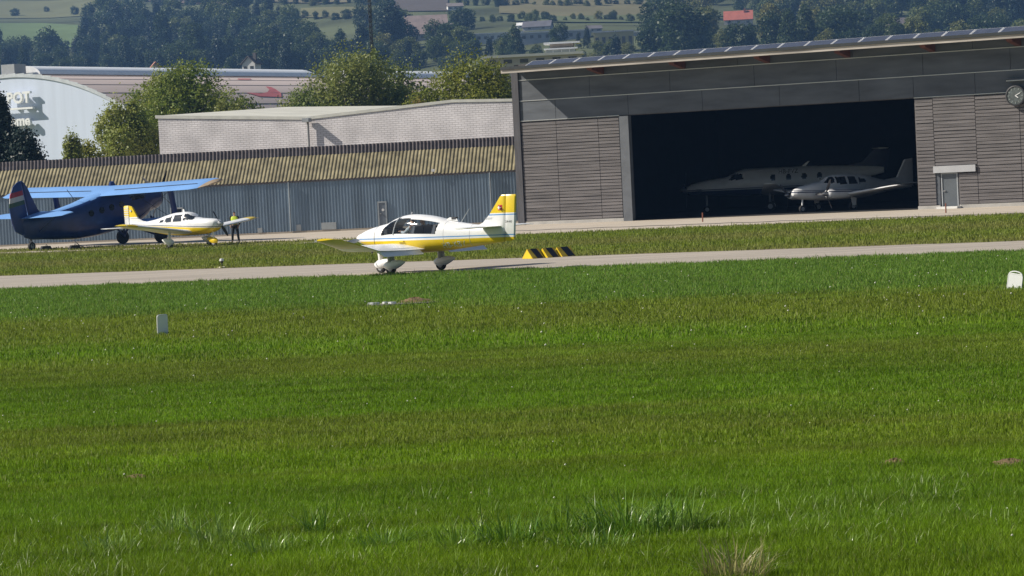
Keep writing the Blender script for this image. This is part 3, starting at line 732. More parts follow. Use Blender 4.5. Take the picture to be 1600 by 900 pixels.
q.build('roof_edge', mat('hall_edge', (0.52, 0.56, 0.60), .5), ar)
q = MB(); q.b2((EU2 - .5, 0.5, 0), (EU2, AL, arcz(EU2))); q.b2((-EU2, 0.5, 0), (-EU2 + .5, AL, arcz(EU2))); q.build('side_wall', hallw, ar)
# seams in the roofing and a red sign painted on it
q = MB()
for u in np.linspace(EU * .12, EU2 * .95, 9):
    q.b2((u - .07, 0, arcz(u) + .12), (u + .07, AL, arcz(u) + .30))
q.build('roof_seam', mat('roof_joint', (0.33, 0.28, 0.27), .9), ar)
def roof_uv(x, y):
    """photo pixel -> (u, along) on the arched roof"""
    d_ = ray(x, y); best = None
    for D in np.arange(425, 680, .25):
        p = cC + d_ * (D / d_[1]); r_ = p - A0; u = float(r_ @ hu); t = float(-(r_ @ hn))
        if t > 0 and u > 0 and p[2] < arcz(u) + .25: return (u, t)
    return (EU * .7, 60)
sign = [roof_uv(x, y) for x, y in ((385, 146), (393, 148), (405, 152), (440, 153), (439, 146), (430, 140), (424, 137), (415, 136), (421, 141), (418, 145), (408, 147), (395, 146))]
q = MB(); q.add([(u, t, arcz(u) + .34) for u, t in sign], [tuple(range(len(sign)))]); q.build('painted_sign', mat('faded_red', (0.42, 0.12, 0.13), .8, var=.12, scale=.2), ar, fix=False)
sign = [roof_uv(x, y) for x, y in ((372, 123.2), (392, 123.2), (391, 125.6), (371, 125.4))]
q = MB(); q.add([(u, t, arcz(u) + .34) for u, t in sign], [tuple(range(len(sign)))]); q.build('painted_sign', mat('faded_red2', (0.44, 0.20, 0.19), .8), ar, fix=False)
# skylight tubes along the ridge
for t0, t1 in ((4, 78), (92, 232)):
    q = MB(); rr = 1.45; rings = []
    for t in (t0, t0 + .01, t1, t1 + 5):
        k = 1.0 if t <= t1 else .15
        rings.append([(rr * math.cos(x) * 2.1, t, AZ + .3 + k * rr * math.sin(x) * .95) for x in np.linspace(0, math.pi, 13)])
    q.loft(rings, True, False); q.build('skylight', mat('skylight_plastic', (0.84, 0.86, 0.88), .35, var=.06), ar, smooth=True)
q = MB(); q.b2((-1.5, .5, AZ + .2), (1.0, 3.2, AZ + 1.9)); q.build('roof_vent', mt['grey_paint'], ar)
# lettering, with depth so that it throws shadows on the wall
let = mat('sign_letter', (0.82, 0.84, 0.85), .4, var=.05)
def wall_text(s, xr, yb, hpx, name='lettering'):
    p = on_plane(xr, yb, A0 + hn * .8, hn); u1 = float((p - A0) @ hu); z = float(p[2]); p2 = on_plane(xr, yb - hpx, A0 + hn * .8, hn); h = float(p2[2]) - z
    vs, fs = text_mesh(s, 1.0, .12, .03); mx = max(v[0] for v in vs); my = max(v[1] for v in vs if True)
    k = h / .72; q = MB(); q.add([(u1 + (v[0] - mx) * k * 1.0, -.8 + v[2] * 2, z + v[1] * k) for v in vs], fs); q.build(name, let, ar, fix=False)
    return u1, z, h
u1, z, h = wall_text('POT', 49, 159.5, 17.5)
q = MB(); uA, zA = [float(t) for t in (((on_plane(10, 169, A0 + hn * .8, hn) - A0) @ hu), on_plane(50, 168, A0 + hn * .8, hn)[2])]
q.b2((uA - 6, -1.1, zA - .18), (u1 + .4, -.5, zA + .1)); q.build('sign_bar', let, ar)
wall_text('home', 49, 195, 16)

# ================================================================== AIRCRAFT
def heading(a): return np.array([math.cos(a), math.sin(a), 0])
# ---- yellow and white low wing tourer on the taxiway
TH = R_(180 - 41); P0 = ground(651, 426)
pl_ = empty('light_aircraft', (P0[0], P0[1], 0.014), (0, 0, TH), 'white light aircraft with yellow belly and fin taxiing past on the near strip', 'aeroplane')
wy = [(.3, YEL), (1.045, WHITE), (1.10, BLUE), (1.135, WHITE)]
m_fus = ramp_mat('tourer_livery', wy, .3, 3.3)
m_fin = ramp_mat('tourer_fin_livery', [(.3, YEL), (1.045, WHITE), (1.10, BLUE), (1.135, WHITE), (1.735, BLUE), (1.775, WHITE), (1.81, YEL)], .3, 3.3)
m_wing = ramp_mat('tourer_wing_livery', [(0, WHITE), (2.9, YEL)], 0, 10, (0, 1, 0), True)
dr = Body([(2.30, .98, 1.30, 1.14, .20, 2.2), (2.15, .93, 1.36, 1.13, .30, 2.3), (1.8, .84, 1.46, 1.12, .42, 2.5), (1.3, .74, 1.56, 1.10, .50, 2.7), (.95, .69, 1.62, 1.10, .53, 2.8), (.6, .66, 1.76, 1.1, .55, 2.7), (.3, .64, 1.84, 1.1, .56, 2.6), (0, .63, 1.87, 1.1, .56, 2.5), (-.5, .63, 1.84, 1.1, .55, 2.4), (-1.0, .65, 1.77, 1.1, .51, 2.4), (-1.5, .68, 1.66, 1.1, .45, 2.4), (-2.2, .745, 1.54, 1.1, .34, 2.3), (-3.0, .82, 1.45, 1.12, .21, 2.2), (-3.85, .90, 1.42, 1.14, .07, 2.1)])
win = [(1.02, 1.24), (.93, 1.46), (.68, 1.65), (.30, 1.765), (-.1, 1.75), (-.75, 1.68), (-1.40, 1.565), (-1.31, 1.24)]
body, gl = dr.make('fuselage', m_fus, pl_, 210, 84, [dict(poly=win, name='canopy')], mt['glass'])
# canopy frame: hoop and sill
def hoop(body_, x, z0, r, name, m, parent, dx=0.0, n=40):
    pts = []
    b_, t_, m_, w_, e_ = body_.at(x)
    for k in range(n + 1):
        q_ = math.pi * k / n; zz = z0 + (t_ - z0) * math.sin(q_)
        xx = x + dx * (1 - math.sin(q_)); y = body_.half(xx, min(zz, body_.at(xx)[1])) * (1 if q_ < math.pi / 2 else -1)
        pts.append((xx, y * (1.0), zz))
    A = MB(); A.tube(pts, r, 6); return A.build(name, m, parent, smooth=True)
hoop(dr, .32, 1.24, .022, 'canopy_frame', mt['grey_paint'], pl_, .12)
for xr in (1.34, -1.62, -2.6):
    pr = dr.ring(xr, 48); q = MB(); q.tube(pr + pr[:1], .005 if xr < 1 else .009, 4); q.build('panel_seam', mt['grey_paint'] if xr < 1 else mt['dkmetal'], pl_)
for s in (1, -1):
    q = MB(); q.tube([(1.34, s * (dr.half(1.34, 1.14) + .002), 1.14), (2.1, s * (dr.half(2.1, 1.14) + .002), 1.14)], .006, 4); q.build('cowling_seam', mt['grey_paint'], pl_)
q = MB(); q.b2((-1.3, -.44, .92), (1.1, .44, .96)); q.build('cabin_floor', mt['interior'], pl_)
q = MB(); q.prism([(.72, .96), (1.1, .96), (1.05, 1.44), (.80, 1.42)], -.46, .46, 'y'); q.build('dashboard', mt['interior'], pl_)
for y in (.24, -.24):
    q = MB(); q.b2((-.28, y - .2, .97), (.25, y + .2, 1.08)); q.prism([(-.3, 1.08), (-.18, 1.08), (-.36, 1.52), (-.44, 1.50)], y - .2, y + .2, 'y'); q.build('seat', mt['seat'], pl_)
q = MB(); q.b2((-1.15, -.4, .97), (-.7, .4, 1.1)); q.prism([(-1.18, 1.1), (-1.02, 1.1), (-1.2, 1.5), (-1.3, 1.5)], -.4, .4, 'y'); q.build('rear_seat', mt['seat'], pl_)
# wing: flat centre section, cranked tapering outer panels
for s in (1, -1):
    st = [(0.3, .92, .85, 1.70, .125, 3.5), (1.4, .92, .865, 1.70, .125, 3.5), (2.48, .92, .89, 1.70, .12, 3.2), (2.56, .91, .90, 1.68, .12, 3.0), (3.3, .70, 1.06, 1.32, .115, 0.5), (3.95, .52, 1.20, 1.02, .11, -1.5), (4.08, .40, 1.23, .72, .09, -2)]
    wg = wing('wing', st, m_wing, pl_, s)
    # lowered flap along the centre section
    A = MB(); fl_ = []
    for y in (.62, 2.44):
        x0_, z0_ = -.60, .795; q_ = R_(30); c_ = .38
        fl_.append([(x0_ - t * c_ * math.cos(q_) + h * math.sin(q_) * 0, s * y, z0_ - t * c_ * math.sin(q_) + h) for t, h in ((0, .045), (.4, .05), (1, .008), (1, -.008), (.4, -.03), (0, -.05))])
    A.loft(fl_, True); A.build('flap', mt['white'], wg)
    q = MB(); q.box((.50, s * 4.0, 1.21), (.12, .05, .06)); q.build('tip_light', mt['metal'], wg)
    # main undercarriage leg and fairing
    yy = s * 1.19
    q = MB(); q.tube([(0.02, yy, .80), (0, yy, .5), (-.02, yy, .34)], [.115, .095, .085], 12); q.build('gear_leg', mt['white'], pl_, smooth=True)
    q = MB(); q.lathe([(.09, .34), (.12, .40), (.12, .55), (.10, .62)], (-.02, yy, 0), 'z', 12); q.build('gear_gaiter', mt['grey_paint'], pl_, smooth=True)
    wh_ = wheel((0, yy, .19), .19, .13, pl_)
    spat('wheel_fairing', (0.0, yy, .275), .98, .33, .29, mt['white'], wh_)
q = MB(); q.tube([(1.58, 0, .86), (1.56, 0, .5), (1.56, 0, .34)], [.10, .085, .08], 12); q.build('gear_leg', mt['white'], pl_, smooth=True)
wh_ = wheel((1.56, 0, .18), .18, .13, pl_); spat('wheel_fairing', (1.55, 0, .275), .95, .33, .29, mt['white'], wh_)
# fin, rudder, all moving tailplane
vfin('fin', [(-2.75, 1.44), (-2.98, 1.53), (-3.27, 1.78), (-3.83, 2.38), (-3.97, 2.38), (-3.86, .95), (-3.3, .95), (-3.2, 1.4)], .11, m_fin, pl_)
ru = vfin('rudder', [(-3.985, 2.38), (-4.38, 2.38), (-4.40, 2.32), (-4.26, .97), (-4.15, .93), (-3.875, .93)], .09, m_fin, pl_)
for s in (1, -1):
    wing('tailplane', [(0.06, -3.02, 1.39, .74, .09, -1), (1.45, -3.04, 1.395, .70, .09, -1), (1.6, -3.12, 1.395, .58, .06, -1)], mt['white'], pl_, s, 0)
fg = swiss(pl_, -3.76, 1.98, 0, .17); fg.scale = (1, 10.5, 1)
for s in (1, -1):
    vs, fs = text_mesh('DR400', .10); q = MB(); q.add([(-3.93 - v[0] if s > 0 else -4.31 + v[0], s * .048, 1.50 + v[1]) for v in vs], fs); q.build('lettering', mt['black'], ru, fix=False)
    vs, fs = text_mesh('REGENT', .085); q = MB(); q.add([(-3.10 - v[0] if s > 0 else -3.5 + v[0], s * .062, 1.62 + v[1]) for v in vs], fs); q.build('lettering', mt['grey_paint'], pl_, fix=False)
    project_text('HB-KBV', .245, dr, -1.98, .875, s, mat('pale_blue_paint', (0.62, 0.70, 0.76), .4), body, shear=.07, sx=1.05)
propeller(2.32, 1.14, .88, 2, -10, .17, pl_, spl=.28, bm=mt['grey_paint'])
q = MB(); q.tube([(-2.05, 0, 1.57), (-2.42, 0, 1.99)], [.012, .006], 5); q.build('whip_aerial', mt['grey_paint'], pl_)
q = MB(); q.prism([(-1.45, 1.67), (-1.95, 1.60), (-1.9, 1.68), (-1.75, 1.72), (-1.6, 1.73)], -.05, .05, 'y'); q.build('roof_scoop', mt['white'], pl_)
q = MB(); q.b2((-1.86, -.06, 1.66), (-1.68, .06, 1.735)); q.build('beacon', mt['dkmetal'], pl_)
q = MB(); q.tube([(0.1, 0, 1.89), (0.06, 0, 1.95)], .02, 6); q.build('air_thermometer', mt['metal'], pl_)
q = MB(); q.tube([(1.9, .1, .86), (1.83, .1, .66)], .035, 8); q.build('exhaust_pipe', mt['dkmetal'], pl_)
q = MB(); q.prism([(.2, 1.0), (-.05, 1.0), (-.02, 1.05), (.15, 1.05)], .555, .60, 'y'); q.build('step', mt['yellow'], pl_)

# ---- second tourer, parked in front of the biplane
TP = R_(-38); P1 = ground(297, 385.8); SC = 1.0
pa = empty('parked_aircraft', (P1[0], P1[1], 0.012), (0, 0, TP), 'smaller white and yellow plane with striped yellow fin parked before the dark blue biplane', 'aeroplane', scale=SC)
m_pf = ramp_mat('parked_livery', [(0, YEL), (1.055, WHITE), (1.10, (0.03, 0.04, 0.07)), (1.13, WHITE)], 0, 3, (0.045, 0, 1))
m_pw = ramp_mat('parked_wing_livery', [(0, WHITE), (4.25, YEL)], 0, 10, (0, 1, 0), True)
m_pv = ramp_mat('parked_fin_livery', [(0, WHITE), (1.60, (0.03, 0.04, 0.07)), (1.625, WHITE), (1.70, YEL)], 0, 4)
pb = Body([(2.25, 1.0, 1.32, 1.18, .20, 2.2), (2.1, .86, 1.40, 1.17, .36, 2.4), (1.7, .72, 1.46, 1.15, .48, 2.6), (1.1, .64, 1.50, 1.1, .54, 2.8), (.75, .62, 1.54, 1.1, .56, 2.8), (.3, .61, 1.80, 1.1, .57, 2.6), (-.1, .60, 1.87, 1.1, .57, 2.6), (-.8, .62, 1.84, 1.1, .55, 2.6), (-1.5, .68, 1.72, 1.1, .49, 2.5), (-2.2, .78, 1.56, 1.1, .40, 2.4), (-3.2, .92, 1.42, 1.14, .26, 2.2), (-4.2, 1.03, 1.34, 1.18, .12, 2.1), (-4.75, 1.10, 1.28, 1.19, .05, 2)])
wn_ = lambda a: [dict(poly=p_, name='window', mat=mt['dkglass'], side=k) for p_ in a for k in (1, -1)]
pbody, _ = pb.make('fuselage', m_pf, pa, 220, 72, [dict(poly=[(.78, 1.48), (.62, 1.60), (.30, 1.76), (.12, 1.76), (.08, 1.44), (.70, 1.44)], name='windscreen', mat=mt['dkglass'])] + wn_([[(-.02, 1.40), (.0, 1.72), (-.62, 1.70), (-.66, 1.38)], [(-.80, 1.38), (-.76, 1.66), (-1.26, 1.58), (-1.34, 1.36)], [(-1.46, 1.36), (-1.42, 1.52), (-1.74, 1.46), (-1.78, 1.34)]]))
for s in (1, -1):
    wg = wing('wing', [(.35, .72, .80, 1.70, .13, 3), (.9, .62, .86, 1.62, .13, 3), (4.3, .50, 1.26, 1.30, .12, 1), (4.85, .40, 1.33, 1.05, .10, 0), (4.95, .25, 1.34, .7, .06, 0)], m_pw, pa, s)
    q = MB(); q.box((.40, s * 4.97, 1.33), (.1, .05, .05)); q.build('tip_light', mt['metal'], wg)
    wing('tailplane', [(.05, -4.05, 1.14, .78, .08, -1), (1.85, -4.10, 1.145, .72, .08, -1), (1.95, -4.2, 1.145, .5, .05, -1)], mt['white'], pa, s, 0)
    q = MB(); q.tube([(0, s * 1.5, .88), (0, s * 1.5, .34)], [.07, .055], 10); q.build('gear_leg', mt['white'], pa, smooth=True)
    wh_ = wheel((0, s * 1.5, .18), .18, .13, pa); spat('wheel_fairing', (.02, s * 1.5, .30), .92, .40, .26, mt['white'], wh_)
    project_text('HB-PNK', .11, pb, -3.5, 1.26, s, mt['grey_paint'], pbody)
q = MB(); q.tube([(1.75, 0, .78), (1.78, 0, .34)], .05, 8); q.build('gear_leg', mt['white'], pa, smooth=True)
wh_ = wheel((1.78, 0, .17), .17, .13, pa); spat('wheel_fairing', (1.8, 0, .28), .86, .36, .25, mt['yellow'], wh_)
vfin('fin', [(-2.9, 1.40), (-3.4, 1.46), (-3.75, 1.62), (-4.22, 2.28), (-4.45, 2.33), (-4.42, 1.22), (-3.6, 1.28)], .10, m_pv, pa)
ru = vfin('rudder', [(-4.465, 2.33), (-4.78, 2.33), (-4.84, 2.28), (-4.78, 1.16), (-4.435, 1.18)], .08, m_pv, pa)
for z in (1.74, 1.85, 1.96, 2.07, 2.18):
    q = MB(); q.b2((-4.80, -.046, z), (-4.45, .046, z + .045)); q.build('rudder_stripe', mt['white'], ru)
fg = swiss(pa, -4.26, 2.05, 0, .19); fg.scale = (1, 8, 1)
propeller(2.27, 1.18, .86, 2, 128, .17, pa, sm=mt['grey_paint'], spl=.28)
q = MB(); q.prism([(-.25, 1.865), (-.40, 1.86), (-.38, 2.02), (-.30, 2.02)], -.02, .02, 'y'); q.build('aerial', mt['white'], pa)
for s in (1, -1):
    q = MB(); q.lathe([(0.02, .02), (.075, .0), (.08, -.03)], (2.11, s * .22, 1.2), 'x', 12); q.build('air_intake', mt['black'], pa)

# ---- dark blue biplane
TB = R_(46); ap_ = R_(-11); PT = ground(50, 391.5)
P2 = PT + heading(TB) * 8.15
an = empty('biplane', (P2[0], P2[1], 0.012), (0, ap_, TB), 'big dark blue biplane with light blue upper wing parked before the corrugated shed', 'biplane')
m_ab = ramp_mat('biplane_body_livery', [(0, (0.011, 0.036, 0.155)), (3.9, (0.011, 0.036, 0.155))], 0, 8, rough=.3, var=.15)
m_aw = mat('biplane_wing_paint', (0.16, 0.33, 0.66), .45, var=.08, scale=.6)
m_ar = ramp_mat('biplane_rudder_livery', [(0, (0.011, 0.036, 0.155)), (4.22, (0.02, 0.06, 0.035)), (4.50, (0.42, 0.42, 0.42)), (4.78, (0.30, 0.02, 0.03)), (5.06, (0.011, 0.036, 0.155))], 0, 8)
ab = Body([(1.65, 1.95, 3.15, 2.55, .62, 2), (1.5, 1.82, 3.28, 2.55, .75, 2), (.7, 1.72, 3.38, 2.55, .84, 2), (.4, 1.55, 3.45, 2.5, .84, 2.4), (-.2, 1.40, 3.60, 2.5, .88, 3), (-1.0, 1.30, 3.66, 2.5, .92, 3.2), (-3, 1.28, 3.62, 2.5, .92, 3.2), (-4.6, 1.40, 3.47, 2.5, .82, 3), (-6, 1.70, 3.42, 2.55, .62, 2.7), (-7.0, 1.96, 3.46, 2.7, .38, 2.5), (-7.8, 2.14, 3.48, 2.8, .22, 2.2), (-8.35, 2.4, 3.5, 2.95, .07, 2)])
abody, _ = ab.make('fuselage', m_ab, an, 160, 60, [dict(poly=[(.25, 2.75), (.2, 3.3), (-.35, 3.55), (-1.0, 3.55), (-1.0, 2.9), (-.5, 2.75)], name='cockpit_window', mat=mt['dkglass'], side=k) for k in (1, -1)] + [dict(poly=[(-6.8, 3.36), (-6, 3.32), (-4.6, 3.37), (-3, 3.51), (-1.2, 3.56), (-1.2, 4), (-6.8, 4)], name='painted_spine_sheen', mat=m_aw)])  # light blue along the spine paints in sun and sky sheen on blue skin
for x in (-1.7, -2.45, -3.2, -3.95):
    for s in (1, -1):
        q = MB(); q.lathe([(0.0, .0), (.19, 0), (.19, .012), (0, .012)], (0, 0, 0), 'y', 16); o = q.build('porthole', mt['dkglass'], an); o.location = (x, s * (ab.half(x, 2.75) + .004), 2.75)
        o.scale = (1, s, 1)
q = MB(); q.lathe([(.60, 1.68), (.62, 1.72), (.30, 1.76), (.28, 1.60), (.55, 1.60)], (0, 0, 2.55), 'x', 24); q.build('cowl_ring', mt['dkmetal'], an, smooth=True)
propeller(1.95, 2.55, 1.75, 4, 38, .2, an, sm=mt['dkmetal'], spl=.2)
for s in (1, -1):
    wg = wing('upper_wing', [(.0, -.45, 3.56, 2.45, .13, 1), (1.0, -.45, 3.57, 2.45, .13, 1), (8.7, -.45, 3.70, 2.40, .13, 1), (9.2, -.70, 3.71, 1.95, .12, 1), (9.4, -1.1, 3.72, 1.2, .08, 1)], m_aw, an, s, .03)
    q = MB(); q.add([(-2.10, s * 1.1, 3.735), (-2.17, s * 1.1, 3.725), (-2.17, s * 8.7, 3.855), (-2.10, s * 8.7, 3.865)], [(0, 1, 2, 3)]); q.build('hinge_line', mt['interior'], wg, fix=False)
    o = wing('wing_tip', [(9.22, -.69, 3.715, 1.95, .13, 1), (9.43, -1.05, 3.725, 1.28, .10, 1), (9.55, -1.4, 3.73, .7, .06, 1)], mat('tan_tip', (0.36, 0.28, 0.19), .6, var=.2), wg, s, .03)
    wing('lower_wing', [(.85, -.55, 1.50, 2.0, .13, 1), (6.2, -.55, 1.66, 2.0, .13, 1), (6.7, -.9, 1.68, 1.3, .09, 1)], m_aw, an, s, .03)
    q = MB()
    r0 = []
    for z, c_ in ((1.68, .85), (2.0, .42), (3.35, .42), (3.58, .85)):
        r0.append([(-1.55 + c_ * .5 * math.cos(t) - .0, s * (5.45 + .05 * math.sin(t) * 1.2), z) for t in [2 * math.pi * k / 10 for k in range(10)]])
    q.loft(r0, True); q.build('wing_strut', m_ab, an, smooth=True)
    for (xa, za, xb, zb) in ((-.9, 1.6, -1.0, 3.6), (-1.2, 3.5, -1.6, 1.75)):
        q = MB(); q.tube([(xa, s * .95 if za < 3 else s * 1.1, za), (xb, s * 5.3, zb)], .015, 5); q.build('bracing_wire', mt['dkmetal'], an)
    wing('tailplane', [(.08, -6.6, 3.50, 1.75, .10, 0), (2.9, -6.9, 3.52, 1.35, .09, 0), (3.55, -7.2, 3.53, .85, .06, 0)], m_aw, an, s, 0)
    q = MB(); q.tube([(-7.4, s * .25, 2.5), (-7.4, s * 2.2, 3.46)], .035, 6); q.build('tailplane_strut', m_ab, an)
    # undercarriage
    q = MB(); q.tube([(0, s * 1.68, .45), (.35, s * .8, 1.55)], .07, 8); q.build('gear_strut', m_ab, an)
    q = MB(); q.tube([(0, s * 1.60, .45), (-1.3, s * .7, 1.4)], .06, 8); q.build('gear_strut', m_ab, an)
    q = MB(); q.tube([(0, s * 1.58, .5), (0, s * 1.45, 1.6)], .06, 8); q.build('gear_strut', m_ab, an)
    wheel((0, s * 1.80, .42), .42, .26, an, False)
ca, sa = math.cos(-ap_), math.sin(-ap_)
def unpitch(dx, dz):                 # world offset along heading / up  ->  biplane local
    return (dx * ca + dz * sa, -dx * sa + dz * ca)
tx, tz = unpitch(-8.15, .24); q_ = wheel((tx, 0, tz), .24, .16, an)
q = MB(); q.tube([(tx, .0, tz + .26), (tx + .15, 0, tz + .75)], .06, 8); q.tube([(tx, .11, tz), (tx, .11, tz + .28), (tx, -.11, tz + .28), (tx, -.11, tz)], .03, 6); q.build('tail_wheel_fork', mt['dkmetal'], an)
vfin('fin', [(-6.85, 3.45), (-7.05, 3.8), (-7.32, 4.6), (-7.48, 5.2), (-7.66, 5.53), (-7.75, 5.60), (-7.75, 3.2), (-7.6, 2.7), (-7.0, 3.0)], .22, m_ab, an)
vfin('rudder', [(-7.78, 5.60), (-8.05, 5.56), (-8.40, 5.36), (-8.70, 4.95), (-8.93, 4.3), (-8.97, 3.4), (-8.85, 2.85), (-8.45, 2.55), (-7.83, 2.42)], .16, m_ar, an)
q = MB(); q.tube([(-4.2, .1, 3.6), (-4.6, .1, 4.35)], .02, 5); q.build('aerial', mt['dkmetal'], an)
q = MB(); q.lathe([(.0, .34), (.14, .30), (.20, .12), (.20, 0)], (-.8, .75, 3.66), 'z', 12); q.build('roof_vent', m_ab, an, smooth=True)
# wheel chocks and tie down weights below the biplane
for px, py, lab in ((72, 391.2, 'black tie down weight on the concrete just right of the biplane tail wheel'), (117, 390.0, 'black tie down weight under the middle of the biplane belly')):
    p = ground(px, py); o = empty('tie_down_weight', (p[0], p[1], .012), (0, 0, .4), lab, 'weight', 'tie down weights')
    q = MB(); q.prism([(-.35, 0), (.35, 0), (.22, .24), (-.22, .24)], -.2, .2, 'y'); q.build('weight_block', mt['black'], o)
    q = MB(); q.tube([(0, 0, .24), (.05, .1, .33), (.1, 0, .24)], .02, 6); q.build('ring', mt['dkmetal'], o)
for (x0, y0, x1, y1, D, lab) in ((113, 374, 136, 388.6, 170.5, 'slack dark rope tied from the biplane belly to the ground near the main wheel'),):
    a_ = at(x0, y0, D); b_ = ground(x1, y1); q = MB(); q.tube([tuple(a_), tuple((a_ + b_) / 2 - np.array([0, 0, .08])), (b_[0], b_[1], .02)], .03, 5); tag(q.build('tie_down_rope', mt['black']), lab, 'rope')

# ---- two aircraft standing in the dark hangar
m_pc = ramp_mat('turboprop_livery', [(0, (0.02, 0.035, 0.10)), (1.55, (0.55, 0.57, 0.6)), (1.62, (0.02, 0.035, 0.10)), (1.68, WHITE)], 0, 6, (0.0, 0, 1))
D0 = at(1110, 338.5, 178.5)
pc = empty('turboprop_aircraft', (D0[0], D0[1], 0.034), (0, 0, R_(180 - 8)), 'long dim white turboprop with dark blue belly deep inside the hangar', 'aeroplane', scale=.87)
cb = Body([(1.55, 1.50, 1.95, 1.72, .25, 2.1), (1.2, 1.35, 2.1, 1.72, .42, 2.2), (0, 1.25, 2.36, 1.8, .58, 2.3), (-1.2, 1.2, 2.5, 1.85, .72, 2.3), (-2.0, 1.15, 2.85, 1.9, .80, 2.3), (-2.7, 1.1, 3.02, 1.95, .84, 2.2), (-7, 1.1, 3.02, 1.98, .84, 2.2), (-9, 1.45, 2.96, 2.1, .62, 2.2), (-11, 1.95, 2.85, 2.35, .34, 2.1), (-12.4, 2.3, 2.75, 2.5, .12, 2)])
oval = lambda x, z, a, b_: [(x + a * math.cos(t), z + b_ * math.sin(t)) for t in [2 * math.pi * k / 14 for k in range(14)]]
cbody, _ = cb.make('fuselage', m_pc, pc, 200, 60, [dict(poly=[(-1.45, 2.28), (-1.75, 2.68), (-2.4, 2.72), (-2.5, 2.28)], name='cockpit_window', mat=mt['dkglass'], side=k) for k in (1, -1)] + wn_([oval(x, 2.3, .19, .24) for x in (-4.6, -5.7, -6.8, -7.9)]))
for s in (1, -1):
    wing('wing', [(.6, -3.7, 1.22, 2.1, .14, 2), (7.6, -4.2, 1.75, 1.1, .12, 0), (8.0, -4.3, 1.95, .8, .08, 0)], mt['white'], pc, s)
    wing('tailplane', [(.05, -11.6, 4.02, 1.2, .1, 0), (2.5, -12.0, 4.02, .75, .08, 0)], mt['white'], pc, s, 0)
    q = MB(); q.tube([(-4.4, s * 2.2, 1.3), (-4.4, s * 2.2, .4)], .08, 8); q.build('gear_leg', mt['grey_paint'], pc); wheel((-4.4, s * 2.2, .32), .32, .2, pc)
    q = MB(); q.tube([(.9, s * .42, 1.66), (.5, s * .66, 1.62)], .10, 10); q.build('exhaust_pipe', mt['metal'], pc)
    project_text('HB-FVZ', .42, cb, -5.7, 2.72, s, mt['black'], cbody, off=.02)
vfin('fin', [(-9.6, 2.9), (-10.8, 3.1), (-11.7, 3.95), (-12.9, 4.0), (-12.6, 2.5), (-11, 2.7)], .16, mat('navy_paint', (0.012, 0.018, 0.05), .4), pc)
q = MB(); q.tube([(.2, 0, 1.3), (.2, 0, .3)], .06, 8); q.build('gear_leg', mt['grey_paint'], pc); wheel((.2, 0, .26), .26, .16, pc)
propeller(1.58, 1.72, 1.3, 4, 20, .24, pc, sm=mt['metal'], spl=.55)
q = MB(); q.prism([(-6.6, 3.0), (-6.9, 3.0), (-7.2, 3.35), (-7.05, 3.35)], -.02, .02, 'y'); q.build('aerial', mt['white'], pc)

m_ba = ramp_mat('twin_livery', [(0, WHITE), (1.12, (0.02, 0.03, 0.09)), (1.18, WHITE), (1.22, (0.02, 0.03, 0.09)), (1.26, WHITE)], 0, 3, (-.03, 0, 1))
D1 = at(1256, 332.8, 164.6)
ba = empty('twin_aircraft', (D1[0], D1[1], 0.034), (0, 0, R_(180 + 32)), 'dim white twin engined aircraft standing nose out near the right of the hangar doorway', 'aeroplane')
bb = Body([(.75, .98, 1.25, 1.10, .12, 2), (.55, .86, 1.38, 1.1, .30, 2.1), (0, .74, 1.52, 1.1, .46, 2.3), (-.8, .66, 1.66, 1.1, .54, 2.5), (-1.3, .64, 1.72, 1.1, .56, 2.5), (-1.9, .62, 2.0, 1.12, .58, 2.5), (-2.5, .62, 2.1, 1.12, .58, 2.5), (-4.2, .68, 2.02, 1.12, .52, 2.4), (-5.5, .86, 1.72, 1.15, .36, 2.3), (-7.0, 1.05, 1.5, 1.22, .16, 2.1), (-8.0, 1.12, 1.4, 1.24, .06, 2)])
bbody, _ = bb.make('fuselage', m_ba, ba, 200, 60, [dict(poly=[(-1.25, 1.62), (-1.8, 1.96), (-2.0, 1.96), (-1.9, 1.58)], name='windscreen', mat=mt['dkglass'])] + wn_([[(-2.05, 1.55), (-2.08, 1.94), (-2.75, 1.96), (-2.8, 1.52)], [(-2.95, 1.52), (-2.92, 1.94), (-3.5, 1.90), (-3.6, 1.52)], [(-3.75, 1.52), (-3.72, 1.84), (-4.2, 1.76), (-4.3, 1.52)]]))
for s in (1, -1):
    wing('wing', [(.4, -1.5, .78, 2.0, .14, 2), (2.0, -1.55, .95, 1.75, .14, 2), (5.4, -2.0, 1.3, 1.0, .11, 0), (5.7, -2.2, 1.33, .6, .06, 0)], mt['white'], ba, s)
    nb = Body([(-.35, .82, 1.22, 1.02, .25, 2.2), (-.6, .74, 1.30, 1.02, .36, 2.4), (-1.4, .70, 1.32, 1.02, .40, 2.5), (-2.4, .82, 1.2, 1.02, .30, 2.3), (-3.3, .95, 1.08, 1.0, .08, 2)])
    q = MB(); xs_ = np.linspace(-3.3, -.35, 26); q.loft([[(x, y + s * 1.75, z) for x, y, z in nb.ring(x, 28)] for x in xs_], True); nc = q.build('engine_nacelle', m_ba, ba, smooth='all')
    propeller(-.33, 1.02, .95, 3, 40 + 20 * s, .16, nc, y=s * 1.75, sm=mt['metal'], spl=.32)
    wing('tailplane', [(.04, -7.1, 1.36, 1.0, .09, 0), (2.3, -7.4, 1.38, .65, .07, 0)], mt['white'], ba, s, 0)
    q = MB(); q.tube([(-2.3, s * 1.6, .85), (-2.3, s * 1.6, .3)], .06, 8); q.build('gear_leg', mt['grey_paint'], ba); wheel((-2.3, s * 1.6, .25), .25, .16, ba)
    q = MB(); q.prism([(-2.1, .74), (-2.5, .74), (-2.45, .3), (-2.2, .3)], s * 1.70, s * 1.72, 'y'); q.build('gear_door', mt['white'], ba)
